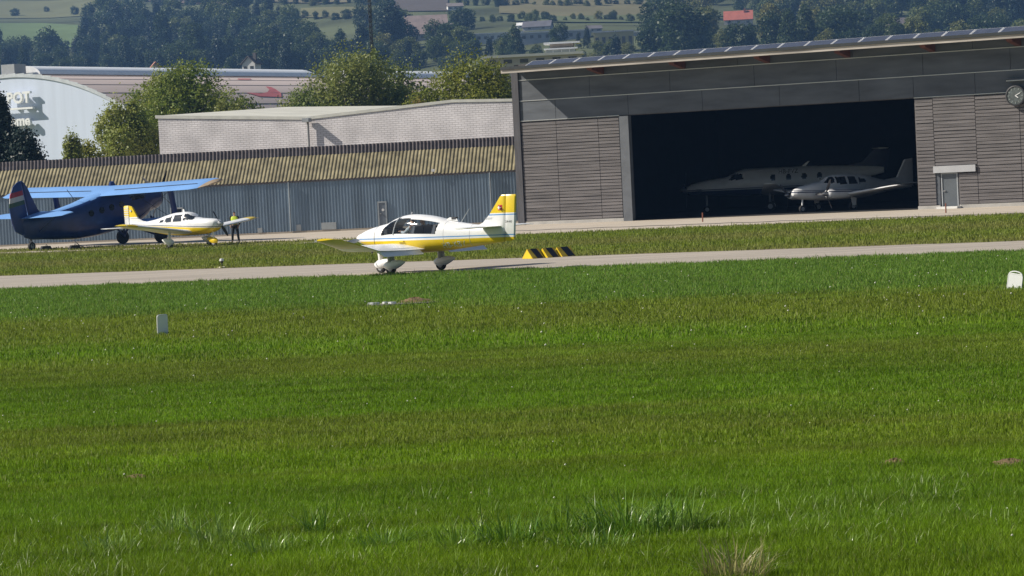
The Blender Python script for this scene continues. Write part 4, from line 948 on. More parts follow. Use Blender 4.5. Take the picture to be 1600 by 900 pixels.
vfin('fin', [(-5.9, 1.62), (-6.9, 1.72), (-7.6, 2.75), (-8.2, 2.8), (-8.15, 1.2), (-7, 1.35)], .12, m_ba, ba)
q = MB(); q.tube([(.05, 0, .8), (.1, 0, .25)], .05, 8); q.build('gear_leg', mt['white'], ba); wheel((.1, 0, .21), .21, .14, ba)

# ================================================================== PEOPLE
def skinned(chains, name, m, parent, sub=2):
    """chains: list of [(point, radius) ...]; a chain's first point may be an index pair (chain, i) to join on"""
    bm = bmesh.new(); lay = bm.verts.layers.skin.verify(); reg = []
    for ci, ch in enumerate(chains):
        row = []; prev = None
        for k, it in enumerate(ch):
            if isinstance(it[0], int): v = reg[it[0]][it[1]]
            else:
                v = bm.verts.new(it[0]); r = it[1]; v[lay].radius = (r, r) if not hasattr(r, '__len__') else r
            if ci == 0 and k == 0: v[lay].use_root = True
            if prev is not None: bm.edges.new((prev, v))
            prev = v; row.append(v)
        reg.append(row)
    me = bpy.data.meshes.new(name); bm.to_mesh(me); bm.free()
    o = bpy.data.objects.new(name, me); col.objects.link(o)
    sk = o.modifiers.new('skin', 'SKIN'); sk.use_smooth_shade = True
    sb = o.modifiers.new('sub', 'SUBSURF'); sb.levels = sub; sb.render_levels = sub
    dg = bpy.context.evaluated_depsgraph_get(); me2 = bpy.data.meshes.new_from_object(o.evaluated_get(dg))
    o.modifiers.clear(); o.data = me2; bpy.data.meshes.remove(me); me2.name = name
    me2.materials.clear(); me2.materials.append(m)
    me2.polygons.foreach_set('use_smooth', [True] * len(me2.polygons))
    if parent is not None: o.parent = parent
    return o
def hand_chains(start, wrist, d, up, s):
    """five finger chains from a palm"""
    d = Vector(d).normalized(); up = Vector(up).normalized(); sd = d.cross(up).normalized() * s; wv = Vector(wrist); out = []
    palm = wv + d * .07
    out.append([start, (palm, .030)])
    for k, (o_, L) in enumerate(((-.03, .075), (-.01, .085), (.01, .08), (.028, .062))):
        b_ = palm + sd * o_ + d * .02
        out.append([('palm', 0), (b_, .011), (b_ + d * L * .55 - up * .012, .0095), (b_ + d * L * .9 - up * .035, .008)])
    b_ = wv + d * .03 - sd * .035; out.append([('palm', 0), (b_, .012), (b_ + d * .04 - sd * .015 - up * .01, .010)])
    return out
def build_person(root, J, jacket_m, trouser_m, hair_m, cap=None, vest=None):
    """J: joint positions in root space"""
    P = {k: Vector(v) for k, v in J.items()}
    fw = Vector(J.get('face', (1, 0, 0))).normalized()
    ch = [[(P['pelvis'], .145), (P['waist'], .135), (P['chest'], .155), (P['neck0'], .075), (P['neck'], .055), (P['head'], .088), (P['crown'], .075)]]
    ch.append([(0, 5), (P['head'] + fw * .085 + Vector((0, 0, -.012)), .016)])          # nose
    ch.append([(0, 5), (P['head'] + fw * .06 + Vector((0, 0, -.075)), .035)])           # chin
    for s in ('l', 'r'):
        ch.append([(0, 2), (P['sh' + s], .068), (P['el' + s], .045), (P['wr' + s], .032)])
        wi = len(ch) - 1
        hc = hand_chains((wi, 3), P['wr' + s], P['wr' + s] - P['el' + s], J.get('up' + s, (0, 0, 1)), 1 if s == 'l' else -1)
        pi = len(ch)
        for c_ in hc: ch.append([((pi, 1) if it == ('palm', 0) else it) for it in c_])
        ch.append([(0, 0), (P['hip' + s], .098), (P['kn' + s], .062), (P['an' + s], .042), (P['toe' + s], .036)])
    body = skinned(ch, 'body', mt['skin'], root)
    jc = [[(P['waist'] - Vector((0, 0, .06)), .155), (P['waist'], .152), (P['chest'], .172), (P['neck0'] - Vector((0, 0, .02)), .085)]]
    for s in ('l', 'r'):
        jc.append([(0, 2), (P['sh' + s], .080), (P['el' + s], .058), (P['wr' + s].lerp(P['el' + s], .1), .045)])
    skinned(jc, 'jacket', jacket_m, root)
    tc = [[(P['waist'] - Vector((0, 0, .03)), .148), (P['pelvis'], .158)]]
    for s in ('l', 'r'): tc.append([(0, 1), (P['hip' + s], .110), (P['kn' + s], .078), (P['an' + s].lerp(P['kn' + s], .06), .062)])
    skinned(tc, 'trousers', trouser_m, root)
    for s in ('l', 'r'):
        d_ = (P['toe' + s] - P['an' + s]); skinned([[(P['an' + s] - d_ * .15 - Vector((0, 0, .02)), .048), (P['an' + s].lerp(P['toe' + s], .5), .047), (P['toe' + s] + d_ * .25, .038)]], 'shoe', mt['black'], root)
    sd = Vector((0, 0, 1)).cross(fw).normalized()
    for k in (1, -1):
        q = MB(); q.lathe([(0, -.012), (.011, 0), (0, .012)], tuple(P['head'] + fw * .075 + sd * k * .032 + Vector((0, 0, .012))), 'z', 8); q.build('eye', mt['eye'], root, smooth=True)
    if vest is not None:
        skinned([[(P['waist'] - Vector((0, 0, .09)), .172), (P['waist'], .168), (P['chest'], .187), (P['chest'].lerp(P['neck0'], .6), .13)], [(0, 2), (P['shl'], .088)], [(0, 2), (P['shr'], .088)]], 'vest', vest, root)
    hm = skinned([[(P['head'] + Vector((0, 0, .035)) - fw * .02, .092), (P['crown'] - fw * .012 + Vector((0, 0, .005)), .084)]], 'hair' if cap is None else 'cap', hair_m if cap is None else cap, root)
    if cap is not None:
        c_ = P['head'] + fw * .11 + Vector((0, 0, .055)); q = MB(); q.box((0, 0, 0), (.09, .13, .012)); o = q.build('cap_peak', cap, hm); o.location = c_; o.rotation_euler = (0, 0, math.atan2(fw.y, fw.x))
    return body
hiv = mat('hi_vis_yellow', (0.50, 0.62, 0.03), .6, var=.1, scale=4); navy = mat('navy_cloth', (0.018, 0.022, 0.035), .85, var=.2, scale=6)
pm = ground(368.5, 380.2)
man = empty('person', (pm[0], pm[1], .016), (0, 0, R_(-100)), 'person in yellow hi vis vest and dark cap standing behind the parked plane wing', 'person')
J = dict(pelvis=(0, 0, .93), waist=(0, 0, 1.08), chest=(0, 0, 1.32), neck0=(0, 0, 1.47), neck=(0, 0, 1.53), head=(.015, 0, 1.63), crown=(.01, 0, 1.70),
         shl=(0, .19, 1.42), ell=(-.04, .30, 1.16), wrl=(.10, .24, .96), shr=(0, -.19, 1.42), elr=(-.04, -.30, 1.16), wrr=(.10, -.22, .98),
         hipl=(0, .10, .88), knl=(.03, .15, .48), anl=(-.02, .19, .09), toel=(.13, .22, .05), hipr=(0, -.10, .88), knr=(.03, -.15, .48), anr=(-.02, -.18, .09), toer=(.13, -.21, .05), face=(1, 0, 0))
build_person(man, J, navy, navy, mt['hair'], cap=navy, vest=hiv)
def seated(y, lab, jm, reach):
    o = empty('person', (0, 0, 0), (0, 0, TH), lab, 'person')
    w_ = Vector((P0[0], P0[1], .014)) + Matrix.Rotation(TH, 3, 'Z') @ Vector((0, y, 0)); o.location = w_
    J = dict(pelvis=(-.10, 0, 1.10), waist=(-.15, 0, 1.20), chest=(-.19, 0, 1.38), neck0=(-.19, 0, 1.50), neck=(-.18, 0, 1.54), head=(-.15, 0, 1.635), crown=(-.155, 0, 1.70),
             shl=(-.19, .17, 1.46), ell=(.02, .21, 1.28), wrl=(.26, .12 * reach, 1.33), shr=(-.19, -.17, 1.46), elr=(.02, -.21, 1.28), wrr=(.26, -.12, 1.33),
             hipl=(.0, .10, 1.09), knl=(.42, .13, 1.16), anl=(.62, .12, 1.02), toel=(.74, .12, 1.0), hipr=(.0, -.10, 1.09), knr=(.42, -.13, 1.16), anr=(.62, -.12, 1.02), toer=(.74, -.12, 1.0), face=(1, 0, 0))
    build_person(o, J, jm, navy, mt['hair'])
seated(.24, 'person in pale grey shirt in the near front seat of the taxiing plane', mat('pale_shirt', (0.42, 0.44, 0.46), .8), 1)
seated(-.24, 'person in dark shirt in the far front seat of the taxiing plane', mat('dark_shirt', (0.06, 0.07, 0.10), .8), 1)

# ================================================================== SMALL THINGS ON THE AIRFIELD
# tent shaped yellow and black markers beside the taxiway
AXB = R_(38)
def tent(p, L, lab):
    o = empty('tent_marker', (p[0], p[1], .012), (0, 0, AXB), lab, 'marker', 'yellow and black tent markers')
    hb, hh, t = .28, .33, .03
    # left sheet, right sheet, end triangle
    q = MB(); q.prism([(hb, 0), (0, hh), (0, hh + .02), (hb + .03, 0)], 0, L, 'x'); q.build('sunny_side_sheet', mt['yellow_worn'], o)
    q = MB(); q.prism([(-hb, 0), (0, hh), (0, hh + .02), (-hb - .03, 0)], 0, L, 'x'); sd = q.build('side_sheet', mt['yellow_worn'], o)
    q = MB(); q.prism([(-hb + .01, .005), (hb - .01, .005), (0, hh - .01)], .0, .02, 'x'); q.build('end_panel', mt['yellow'], o)
    # black stripe across the side sheet
    n_ = Vector((0, -hh, hb)).normalized() * .006
    f = lambda x, k: Vector((x, -(hb + .03) * (1 - k), (hh + .02) * k)) + n_
    q = MB(); q.add([f(L * .42, .02), f(L * .95, .02), f(L * .78, .98), f(L * .25, .98)], [(0, 1, 2, 3)]); q.build('black_stripe', mt['black'], sd, fix=False)
    return o
T0 = ground(824, 405.0); tdir = np.array([math.cos(AXB), math.sin(AXB), 0]); tper = np.array([math.sin(AXB), -math.cos(AXB), 0])
tent(T0, .53, 'yellow and black tent marker nearest the taxiing plane, its whole yellow triangular end showing')
tent(T0 + tdir * .60 + tper * .12, .53, 'middle one of three yellow and black tent markers beside the taxiway')
tent(T0 + tdir * 1.20 + tper * .19, .62, 'yellow and black tent marker of the row farthest from the taxiing plane')
# taxiway edge light
p = ground(347, 418.8); o = empty('taxiway_light', (p[0], p[1], 0.012), (0, 0, 0), 'small taxiway edge light with white cap on dark stem and pale base', 'light')
q = MB(); q.lathe([(.17, 0), (.16, .035), (.06, .05), (.0, .05)], (0, 0, 0), 'z', 18); q.build('base_plate', mat('pale_base', (0.55, 0.52, 0.36), .7), o, smooth=True)
q = MB(); q.lathe([(.022, .05), (.022, .17)], (0, 0, 0), 'z', 10); q.build('stem', mt['black'], o, smooth=True)
q = MB(); q.lathe([(.025, .17), (.05, .19), (.062, .23), (.05, .26)], (0, 0, 0), 'z', 14); q.build('lamp_glass', mt['black'], o, smooth=True)
q = MB(); q.lathe([(.083, .255), (.086, .27), (.068, .345), (.0, .352)], (0, 0, 0), 'z', 16); q.build('lamp_cap', mt['white'], o, smooth=True)
# white marker boards in the grass
def board(px, py, wd, ht, rz_, lean, lab, hoop_):
    p = ground(px, py); o = empty('marker_board', (p[0], p[1], -.02), (lean[0], lean[1], rz_), lab, 'marker', 'white marker boards in the grass')
    r = .05; pts = [(-wd / 2, 0), (wd / 2, 0)]
    for k in range(7):
        a = k / 6 * math.pi / 2; pts.append((wd / 2 - r + r * math.cos(a), ht - r + r * math.sin(a)))
    for k in range(7):
        a = math.pi / 2 + k / 6 * math.pi / 2; pts.append((-wd / 2 + r + r * math.cos(a), ht - r + r * math.sin(a)))
    q = MB(); q.prism(pts, -.012, .012, 'y'); q.build('panel', mt['white'], o)
    rim = [(x, -.0, z) for x, z in pts[1:]] + [(pts[0][0], 0, pts[0][1])]
    q = MB(); q.tube(rim, .016, 6); q.build('rim', mat('rim_white', (0.7, 0.71, 0.7), .5), o, smooth=True)
    if hoop_:
        hp = [(wd / 2 * .92 * math.cos(a), 0, ht - .015 + .075 * math.sin(a)) for a in np.linspace(0, math.pi, 15)]
        q = MB(); q.tube(hp, .014, 6); q.build('handle', mt['white'], o, smooth=True)
    return o
board(254.5, 522.5, .29, .43, R_(52), (R_(0), R_(1), 0), 'white marker board on the left of the field, its shaded grey face towards us', False)
board(1584.5, 450.5, .335, .33, R_(-35), (0, R_(10), 0), 'bright white marker board leaning at the right edge of the field with hooped top', True)
# half buried slab with white painted bits
p = ground(627, 477)
o = empty('ground_slab', (p[0], p[1], 0), (0, 0, R_(-6)), 'flat grey half buried slab with flaking white paint in the grass before the taxiing plane', 'slab')
q = MB(); v_ = []
for k in range(22):
    a = 2 * math.pi * k / 22; v_.append((.85 * math.cos(a) * (1 + .12 * math.sin(5 * a)), .34 * math.sin(a) * (1 + .2 * math.cos(3 * a))))
q.prism(v_, -.05, .05, 'z'); q.build('slab', mat('slab_concrete', (0.17, 0.155, 0.13), .9, var=.3, scale=6, bump=.4), o)
for k, (x, y, a, e) in enumerate(((-.66, -.05, .12, .06), (-.40, .05, .05, .04), (-.20, -.12, .08, .04))):
    q = MB(); q.prism([(x + a * math.cos(t) * (1 + .3 * math.sin(4 * t + k)), y + e * math.sin(t)) for t in [2 * math.pi * i / 14 for i in range(14)]], .051, .10, 'z'); q.build('white_patch', mt['white'], o)
# mole hills
earth = mat('mole_earth', (0.155, 0.105, 0.05), .95, var=.35, scale=9, bump=.8, bscale=30)
for px, py, r, h, lab in ((213, 746, .10, .035, 'low brown earth mound on the left, short of the long grass'), (988, 742, .11, .05, 'brown earth mound just above the big dark grass tussock'),
                         (1398, 726, .11, .06, 'rounded brown earth mound in the grass on the right'), (1578, 725, .15, .05, 'brown earth mound at the right edge of the picture'),
                         (648, 474.5, .35, .14, 'dark earth mound just behind the half buried slab')):
    p = ground(px, py); q = MB(); vs = []; K = 16
    for j in range(7):
        t = j / 6
        for k in range(K):
            a = 2 * math.pi * k / K; rr = r * 1.4 * t * (1 + .18 * math.sin(3 * a + px) + .1 * math.sin(7 * a)); vs.append((rr * math.cos(a), rr * math.sin(a), h * (1 - t * t) * (1 + .25 * math.sin(5 * a + 9 * t)) - .005))
    q.add(vs, [(j * K + k, (j + 1) * K + k, (j + 1) * K + (k + 1) % K, j * K + (k + 1) % K) for j in range(6) for k in range(K)])
    o = q.build('earth_mound', earth, smooth='all', fix=False); o.location = (p[0], p[1], 0); tag(o, lab, 'mound', 'earth mounds in the grass')

# ================================================================== GRASS
def noise2(x, y, seed=0):
    r = np.random.default_rng(seed); out = np.zeros_like(x)
    for k in range(9):
        a = r.uniform(0, 2 * np.pi); f_ = r.uniform(.4, 3.2); out += np.sin((x * np.cos(a) + y * np.sin(a)) * f_ * 2 + r.uniform(0, 6)) / (1 + .35 * k)
    return out / 3
def blades(name, X, Y, h, wd, lean, m, Z=None):
    n = len(X); Z = np.zeros(n) if Z is None else Z
    a = rng.uniform(0, 2 * np.pi, n); b_ = rng.uniform(0, 2 * np.pi, n)
    sx, sy = np.cos(a) * wd / 2, np.sin(a) * wd / 2
    lx, ly = np.cos(b_) * lean * h, np.sin(b_) * lean * h
    hz = h * np.sqrt(np.clip(1 - (lean * .75) ** 2, .15, 1))
    V = np.empty((n, 5, 3))
    V[:, 0] = np.stack([X - sx, Y - sy, Z - .01], 1); V[:, 1] = np.stack([X + sx, Y + sy, Z - .01], 1)
    V[:, 2] = np.stack([X - sx * .75 + lx * .4, Y - sy * .75 + ly * .4, Z + hz * .6], 1); V[:, 3] = np.stack([X + sx * .75 + lx * .4, Y + sy * .75 + ly * .4, Z + hz * .6], 1)
    V[:, 4] = np.stack([X + lx, Y + ly, Z + hz], 1)
    base = np.arange(n)[:, None, None] * 5; F = (np.array([[0, 1, 3], [0, 3, 2], [2, 3, 4]])[None] + base).reshape(-1, 3)
    return np_mesh(name, V.reshape(-1, 3), F, m)
gb = grass_blade_mat()
def zone(y0, y1, n, cond):
    Y = rng.uniform(y0, y1, n * 2); hw = .1778 * Y * 1.22 + .8; keep = rng.uniform(0, 1, n * 2) < hw / hw.max(); Y = Y[keep]
    X = rng.uniform(-1, 1, len(Y)) * (.1778 * Y * 1.22 + .8)
    k = cond(X, Y); return X[k], Y[k]
def near_edge(X): return 96.10 - 0.3428 * (X + 17.08)
tf = lambda X: np.interp(X, [-220, -60, -20, -4.65, 16.9, 60, 220], [186, 128.6, 113.0, 105.6, 94.6, 78, 22])
ae = lambda X: np.interp(X, [-260, -60, -28.3, -10.0, 1.1, 24.2, 60, 260], [290, 179, 159.7, 147.6, 143.5, 135.3, 122, 52])
ok_front = lambda X, Y: Y < near_edge(X) + .25 + .45 * noise2(X * 2, Y * 2, 3)
X, Y = zone(19.5, 30, 330000, ok_front); hh = .045 + .03 * np.clip(noise2(X, Y, 1), -1, 1.5) + rng.exponential(.012, len(X)); hh += np.clip(26.5 - Y, 0, 4) * .008
tag(blades('grass', X, Y, np.clip(hh, .02, .18), rng.uniform(.004, .0075, len(X)), rng.uniform(.1, .75, len(X)), gb), kind='stuff')
X, Y = zone(30, 50, 300000, ok_front); hh = .042 + .025 * np.clip(noise2(X, Y, 1), -1, 1.5) + rng.exponential(.012, len(X))
tag(blades('grass', X, Y, np.clip(hh, .02, .16), rng.uniform(.007, .012, len(X)), rng.uniform(.1, .75, len(X)), gb), kind='stuff')
X, Y = zone(50, 104, 330000, ok_front); hh = .05 + .03 * np.clip(noise2(X * .7, Y * .7, 1), -1, 1.5) + rng.exponential(.02, len(X)) + .03 * (Y + .342 * X > 68)
tag(blades('grass', X, Y, np.clip(hh, .02, .25), rng.uniform(.012, .024, len(X)), rng.uniform(.1, .7, len(X)), gb), kind='stuff')
X, Y = zone(82, 166, 170000, lambda X, Y: (Y > tf(X) + .2 + .3 * noise2(X * 2, Y * 2, 5)) & (Y < ae(X) - .1 + .5 * noise2(X * 2, Y * 2, 6)))
hh = .07 + .04 * np.clip(noise2(X * .5, Y * .5, 2), -1, 1.5) + rng.exponential(.03, len(X))
tag(blades('grass', X, Y, np.clip(hh, .03, .32), rng.uniform(.02, .045, len(X)), rng.uniform(.1, .7, len(X)), gb), kind='stuff')
# grass strip beside the parked plane
def in_strip(X, Y):
    out = np.zeros(len(X), bool)
    for i in range(len(X)):
        t_ = np.array([X[i], Y[i], 0]) - cC; w_ = t_ @ cF; px = 800 + FPX * (t_ @ cR) / w_; py = 450 - FPX * (t_ @ cU) / w_
        out[i] = np.interp(px, [-60, 0, 430, 570], [392.6, 390.5, 377.5, 372.5]) < py < np.interp(px, [-60, 0, 430, 570], [397, 394.5, 382, 374]) and px < 565
    return out
X = rng.uniform(-34, -6, 14000); Y = rng.uniform(152, 176, 14000); k = in_strip(X, Y)
tag(blades('grass', X[k], Y[k], rng.uniform(.05, .16, k.sum()), rng.uniform(.03, .06, k.sum()), rng.uniform(.1, .6, k.sum()), gb), kind='stuff')
n = 110000; Y = rng.uniform(20.6, 27.0, n); X = rng.uniform(-1, 1, n) * (.1778 * Y * 1.22 + .8)
k = (noise2(X * .9, Y * 1.1, 21) + .35 * noise2(X * 3, Y * 3, 22) - .25 * np.abs(Y - 23.6) + rng.normal(0, .3, n)) > .0
X, Y = X[k], Y[k]
tag(blades('long_grass', X, Y, rng.uniform(.05, .12, len(X)) + rng.exponential(.028, len(X)), rng.uniform(.004, .009, len(X)), rng.uniform(.3, .98, len(X)), grass_blade_mat('long_grass_blade', .42, .5)), kind='stuff')
# tiny white clover heads
X, Y = zone(20, 92, 260, ok_front); n = len(X); s = rng.uniform(.006, .012, n) * (1 + (Y > 45)); zc = rng.uniform(.05, .09, n)
V = np.stack([np.stack([X + s * a, Y + s * b, zc + s * c], 1) for a, b, c in ((1, 0, 0), (-1, 0, 0), (0, 1, 0), (0, -1, 0), (0, 0, 1), (0, 0, -1))], 1)
F = (np.array([[0, 2, 4], [2, 1, 4], [1, 3, 4], [3, 0, 4], [2, 0, 5], [1, 2, 5], [3, 1, 5], [0, 3, 5]])[None] + np.arange(n)[:, None, None] * 6).reshape(-1, 3)
tag(np_mesh('clover_flowers', V.reshape(-1, 3), F, mat('clover_white', (0.6, 0.6, 0.5), .7, var=.2)), kind='stuff')
# tussocks of long grass in the foreground
def tuss_mat(name, a, b, c, rough=.3): return leaf_mat(name, a, b, c, rough, .25, 3)
tm = tuss_mat('tussock_green', (0.060, 0.140, 0.010), (0.10, 0.210, 0.016), (0.19, 0.30, 0.07)); ts = tuss_mat('tussock_straw', (0.20, 0.20, 0.07), (0.33, 0.31, 0.13), (0.45, 0.42, 0.22))
tl = tuss_mat('tussock_light', (0.09, 0.19, 0.012), (0.14, 0.26, 0.02), (0.22, 0.33, 0.08))
def tussock(px, py, r, L, n, m, lab, grp='tussocks of long grass in the foreground', wd=.011):
    p = ground(px, py); rr = r * np.sqrt(rng.uniform(0, 1, n)); a = rng.uniform(0, 2 * np.pi, n); bx, by = rr * np.cos(a), .8 * rr * np.sin(a)
    oa = a + rng.normal(0, .7, n); le = L * rng.uniform(.45, 1.05, n); out = rng.uniform(.1, 1.0, n); K = 5; le[::3] *= rng.uniform(.3, .7, len(le[::3])); V = np.empty((n, K * 2 - 1, 3)); w_ = wd * rng.uniform(.5, 1.3, n); sa_ = oa + np.pi / 2 + rng.normal(0, .4, n)
    for k in range(K):
        t = k / (K - 1); d = out * le * (t ** 1.6) * .9; z = le * (t - out * .55 * t * t); ww = w_ * (1 - t ** 2.2)
        x, y = bx + np.cos(oa) * d, by + np.sin(oa) * d
        if k < K - 1:
            V[:, 2 * k] = np.stack([x - np.cos(sa_) * ww / 2, y - np.sin(sa_) * ww / 2, z], 1); V[:, 2 * k + 1] = np.stack([x + np.cos(sa_) * ww / 2, y + np.sin(sa_) * ww / 2, z], 1)
        else: V[:, 2 * k] = np.stack([x, y, z], 1)
    T = []
    for k in range(K - 2): T += [[2 * k, 2 * k + 1, 2 * k + 3], [2 * k, 2 * k + 3, 2 * k + 2]]
    T.append([2 * K - 4, 2 * K - 3, 2 * K - 2])
    F = (np.array(T)[None] + np.arange(n)[:, None, None] * (K * 2 - 1)).reshape(-1, 3)
    o = np_mesh('grass_tussock', V.reshape(-1, 3), F, m); o.location = (p[0], p[1], 0); return tag(o, lab, 'grass', grp)
tussock(985, 836, .50, .52, 330, tm, 'largest dark green grass tussock, in the middle of the foreground')
tussock(1066, 834, .18, .56, 110, tl, 'loose pale bladed grass tussock touching the right side of the largest dark one')
tussock(880, 840, .20, .40, 110, tl, 'small light green grass tussock just left of the largest dark one')
tussock(795, 856, .24, .46, 140, tm, 'dark grass tussock midway between the largest one and the pale blades on the left')
tussock(715, 862, .18, .36, 90, tl, 'short grass tussock with light bent blades left of the bottom middle')
tussock(490, 838, .12, .36, 60, tm, 'small dark grass tussock standing alone left of the middle foreground')
tussock(345, 850, .28, .38, 170, tl, 'wide loose light green grass tussock in the left foreground')
tussock(262, 838, .2, .34, 100, tl, 'small loose grass tussock farthest left in the foreground')
tussock(1150, 912, .24, .46, 200, ts, 'straw coloured dry grass tussock at the bottom edge')
tussock(600, 858, .22, .26, 130, tm, 'low green grass tussock between the small dark one and the light bent blades')
tussock(420, 868, .24, .24, 130, tl, 'low spreading grass tussock just right of the wide loose light one')
tussock(930, 862, .30, .28, 160, tm, 'low grass spilling out in front of the largest dark tussock')
tussock(170, 862, .26, .24, 120, tm, 'low dark grass tussock nearest the left edge of the foreground')
tussock(1330, 858, .16, .18, 70, tl, 'low light green grass tussock on the right of the foreground')
tussock(1520, 880, .20, .18, 90, tm, 'low dark grass tussock near the bottom right corner')

# ================================================================== TREES
bark = mat('bark', (0.085, 0.065, 0.05), .9, var=.3, scale=4)
def crown_mesh(lobes, n, size, gap=.25, seed=1, flat=.0, spike=False):
    """leaf clumps through the volume of several lobes; returns V,F of quads"""
    r = np.random.default_rng(seed); L = np.array(lobes, float); vol = L[:, 3] * L[:, 4] * L[:, 5]; pr = vol ** .75; pr /= pr.sum()
    idx = r.choice(len(L), n, p=pr); d = r.normal(size=(n, 3)); d /= np.linalg.norm(d, axis=1)[:, None]
    rad = r.uniform(.25, 1, n) ** .45 * (1 + .10 * r.normal(size=n))
    P = L[idx, :3] + d * L[idx, 3:6] * rad[:, None]
    # clumps: pull leaves towards random clump centres so gaps open between them
    m = max(12, n // 45); ci = r.choice(n, m); C_ = P[ci]
    bi = np.empty(n, int)
    for s0 in range(0, n, 2000):
        dd = ((P[s0:s0 + 2000, None] - C_[None]) ** 2).sum(2); bi[s0:s0 + 2000] = dd.argmin(1)
    P += (C_[bi] - P) * r.uniform(0, gap * 2, n)[:, None]
    nrm = d * .5 + r.normal(size=(n, 3)) * .8 + np.array([-.15, 0, .5]); nrm /= np.linalg.norm(nrm, axis=1)[:, None]
    t = np.cross(nrm, r.normal(size=(n, 3))); t /= np.linalg.norm(t, axis=1)[:, None]; b_ = np.cross(nrm, t)
    s = size * r.uniform(.55, 1.3, n)[:, None]
    V = np.stack([P - t * s * .5, P + b_ * s * .32, P + t * s * .5 + nrm * s * .1, P - b_ * s * .32], 1)
    return V.reshape(-1, 3), np.arange(n * 4).reshape(-1, 4)
def trunk_mesh(h, r, limbs, seed=0, bend=.3):
    q = MB(); rr = random.Random(seed); pts = [(0, 0, -.3)]
    for k in range(1, 6): pts.append((rr.uniform(-bend, bend) * k / 5, rr.uniform(-bend, bend) * k / 5, h * k / 5))
    q.tube(pts, [r, r * .85, r * .7, r * .55, r * .4, r * .2], 9)
    for (x, y, z) in limbs:
        zb = max(h * .2, min(h * .8, z - math.hypot(x, y) * .8)); k = zb / h * 5; i = min(4, int(k)); f_ = k - i
        p0 = [pts[i][j] + (pts[i + 1][j] - pts[i][j]) * f_ for j in range(3)]; mid = [(p0[0] * .45 + x * .55), (p0[1] * .45 + y * .55), (p0[2] * .55 + z * .45)]
        q.tube([p0, mid, (x, y, z)], [r * .4, r * .25, r * .06], 6)
    return q
def lobes_for(wid, h, base, n, seed, shape='round', dep=None):
    rr = random.Random(seed); dep = dep or wid; out = []
    H_ = h - base
    out.append((0, 0, base + H_ * .5, wid * .36, dep * .36, H_ * .47))
    for k in range(n):
        t = rr.uniform(.08, .92); a = rr.uniform(0, 2 * math.pi)
        env = {'round': math.sin(math.pi * min(.97, max(.1, t * .85 + .12))), 'cone': 1.05 - t, 'oval': math.sin(math.pi * (t * .8 + .15)), 'bush': math.cos(t * 1.35)}[shape]
        rad = env * rr.uniform(.55, 1.0); s = rr.uniform(.16, .27) * (1.05 - .25 * t)
        x, y = math.cos(a) * wid * .5 * rad, math.sin(a) * dep * .5 * rad
        x = max(-wid * (.5 - s * .7), min(wid * (.5 - s * .7), x))
        out.append((x, y, base + H_ * t * .90 + H_ * .02, wid * s, dep * s, H_ * s * .8))
    return out
def tree(px, ytop, D, wpx, base_frac, n_l, leaves, size, lm, seed, name, label, shape='round', grp=None, trunk=True, gap=.13):
    s = FPX / D; P = at(px, ytop, D); h = P[2]; wid = wpx / s
    o = empty(name, (P[0], P[1], 0), (0, 0, 0), label, 'tree' if 'bush' not in name else 'bush', grp)
    lb = lobes_for(wid * 1.05, h * .99, h * base_frac, n_l, seed, shape, wid * .9)
    V, F = crown_mesh(lb, leaves, size, gap, seed)
    lb2 = [(a, b, c, d * .8, e * .8, f * .8) for a, b, c, d, e, f in lb]; V2, F2 = crown_mesh(lb2, leaves // 9, size * 2.4, gap, seed + 50)
    np_mesh('crown', np.concatenate([V, V2]), np.concatenate([F, F2 + len(V)]), lm, o)
    if trunk: trunk_mesh(h * .72, .03 * h + .03, [(l[0], l[1], l[2]) for l in lb[1:9]], seed).build('trunk', bark, o, smooth='all')
    return o
lf_mid = leaf_mat('leaves_mid_green', (0.090, 0.144, 0.022), (0.156, 0.210, 0.034), (0.264, 0.288, 0.058))
lf_dark = leaf_mat('leaves_dark_green', (0.075, 0.122, 0.027), (0.125, 0.175, 0.040), (0.219, 0.244, 0.062))
lf_yel = leaf_mat('leaves_yellow_green', (0.138, 0.172, 0.018), (0.213, 0.236, 0.028), (0.310, 0.299, 0.046))
lf_con = leaf_mat('needles_dark', (0.010, 0.026, 0.022), (0.016, 0.036, 0.026), (0.028, 0.052, 0.034), transl=.1)
lf_aut = leaf_mat('leaves_autumn', (0.12, 0.10, 0.02), (0.17, 0.13, 0.025), (0.20, 0.15, 0.04))
tree(-26, 118, 205, 84, .02, 22, 32130, 0.21, lf_con, 3, 'conifer_tree', 'very dark tree at the left edge hiding part of the hall lettering', 'oval')
tree(34, 190, 203, 104, .0, 22, 20400, 0.21, lf_con, 13, 'leafy_bush', 'very dark spreading bush below the hall lettering', 'bush', trunk=False)
tree(112, 196, 212, 54, .03, 12, 9282, 0.18, lf_mid, 4, 'conifer_tree', 'small pointed green tree between the dark tree and the bushy ones', 'cone')
tree(146, 208, 214, 84, .0, 12, 9282, 0.19, lf_yel, 14, 'leafy_bush', 'low yellowish bush at the foot of the small pointed tree', 'bush', trunk=False)
tree(192, 136, 226, 124, .03, 20, 28560, 0.21, lf_mid, 5, 'broadleaf_tree', 'mid green tree against the white end wall of the hall', 'round')
tree(292, 86, 246, 214, .10, 30, 53550, 0.22, lf_mid, 6, 'broadleaf_tree', 'tall wide green tree standing before the hall roof left of the workshop gables', 'round')
tree(364, 136, 240, 84, .05, 14, 14280, 0.22, lf_dark, 16, 'broadleaf_tree', 'small dark green tree at the right foot of the tall wide one', 'round')
tree(540, 60, 262, 216, .06, 34, 67830, 0.23, lf_dark, 7, 'broadleaf_tree', 'largest dense dark green tree behind the white workshop roof', 'round')
tree(632, 84, 270, 176, .05, 20, 32130, 0.23, lf_dark, 8, 'broadleaf_tree', 'grey green tree between the largest dark tree and the yellowish one', 'round')
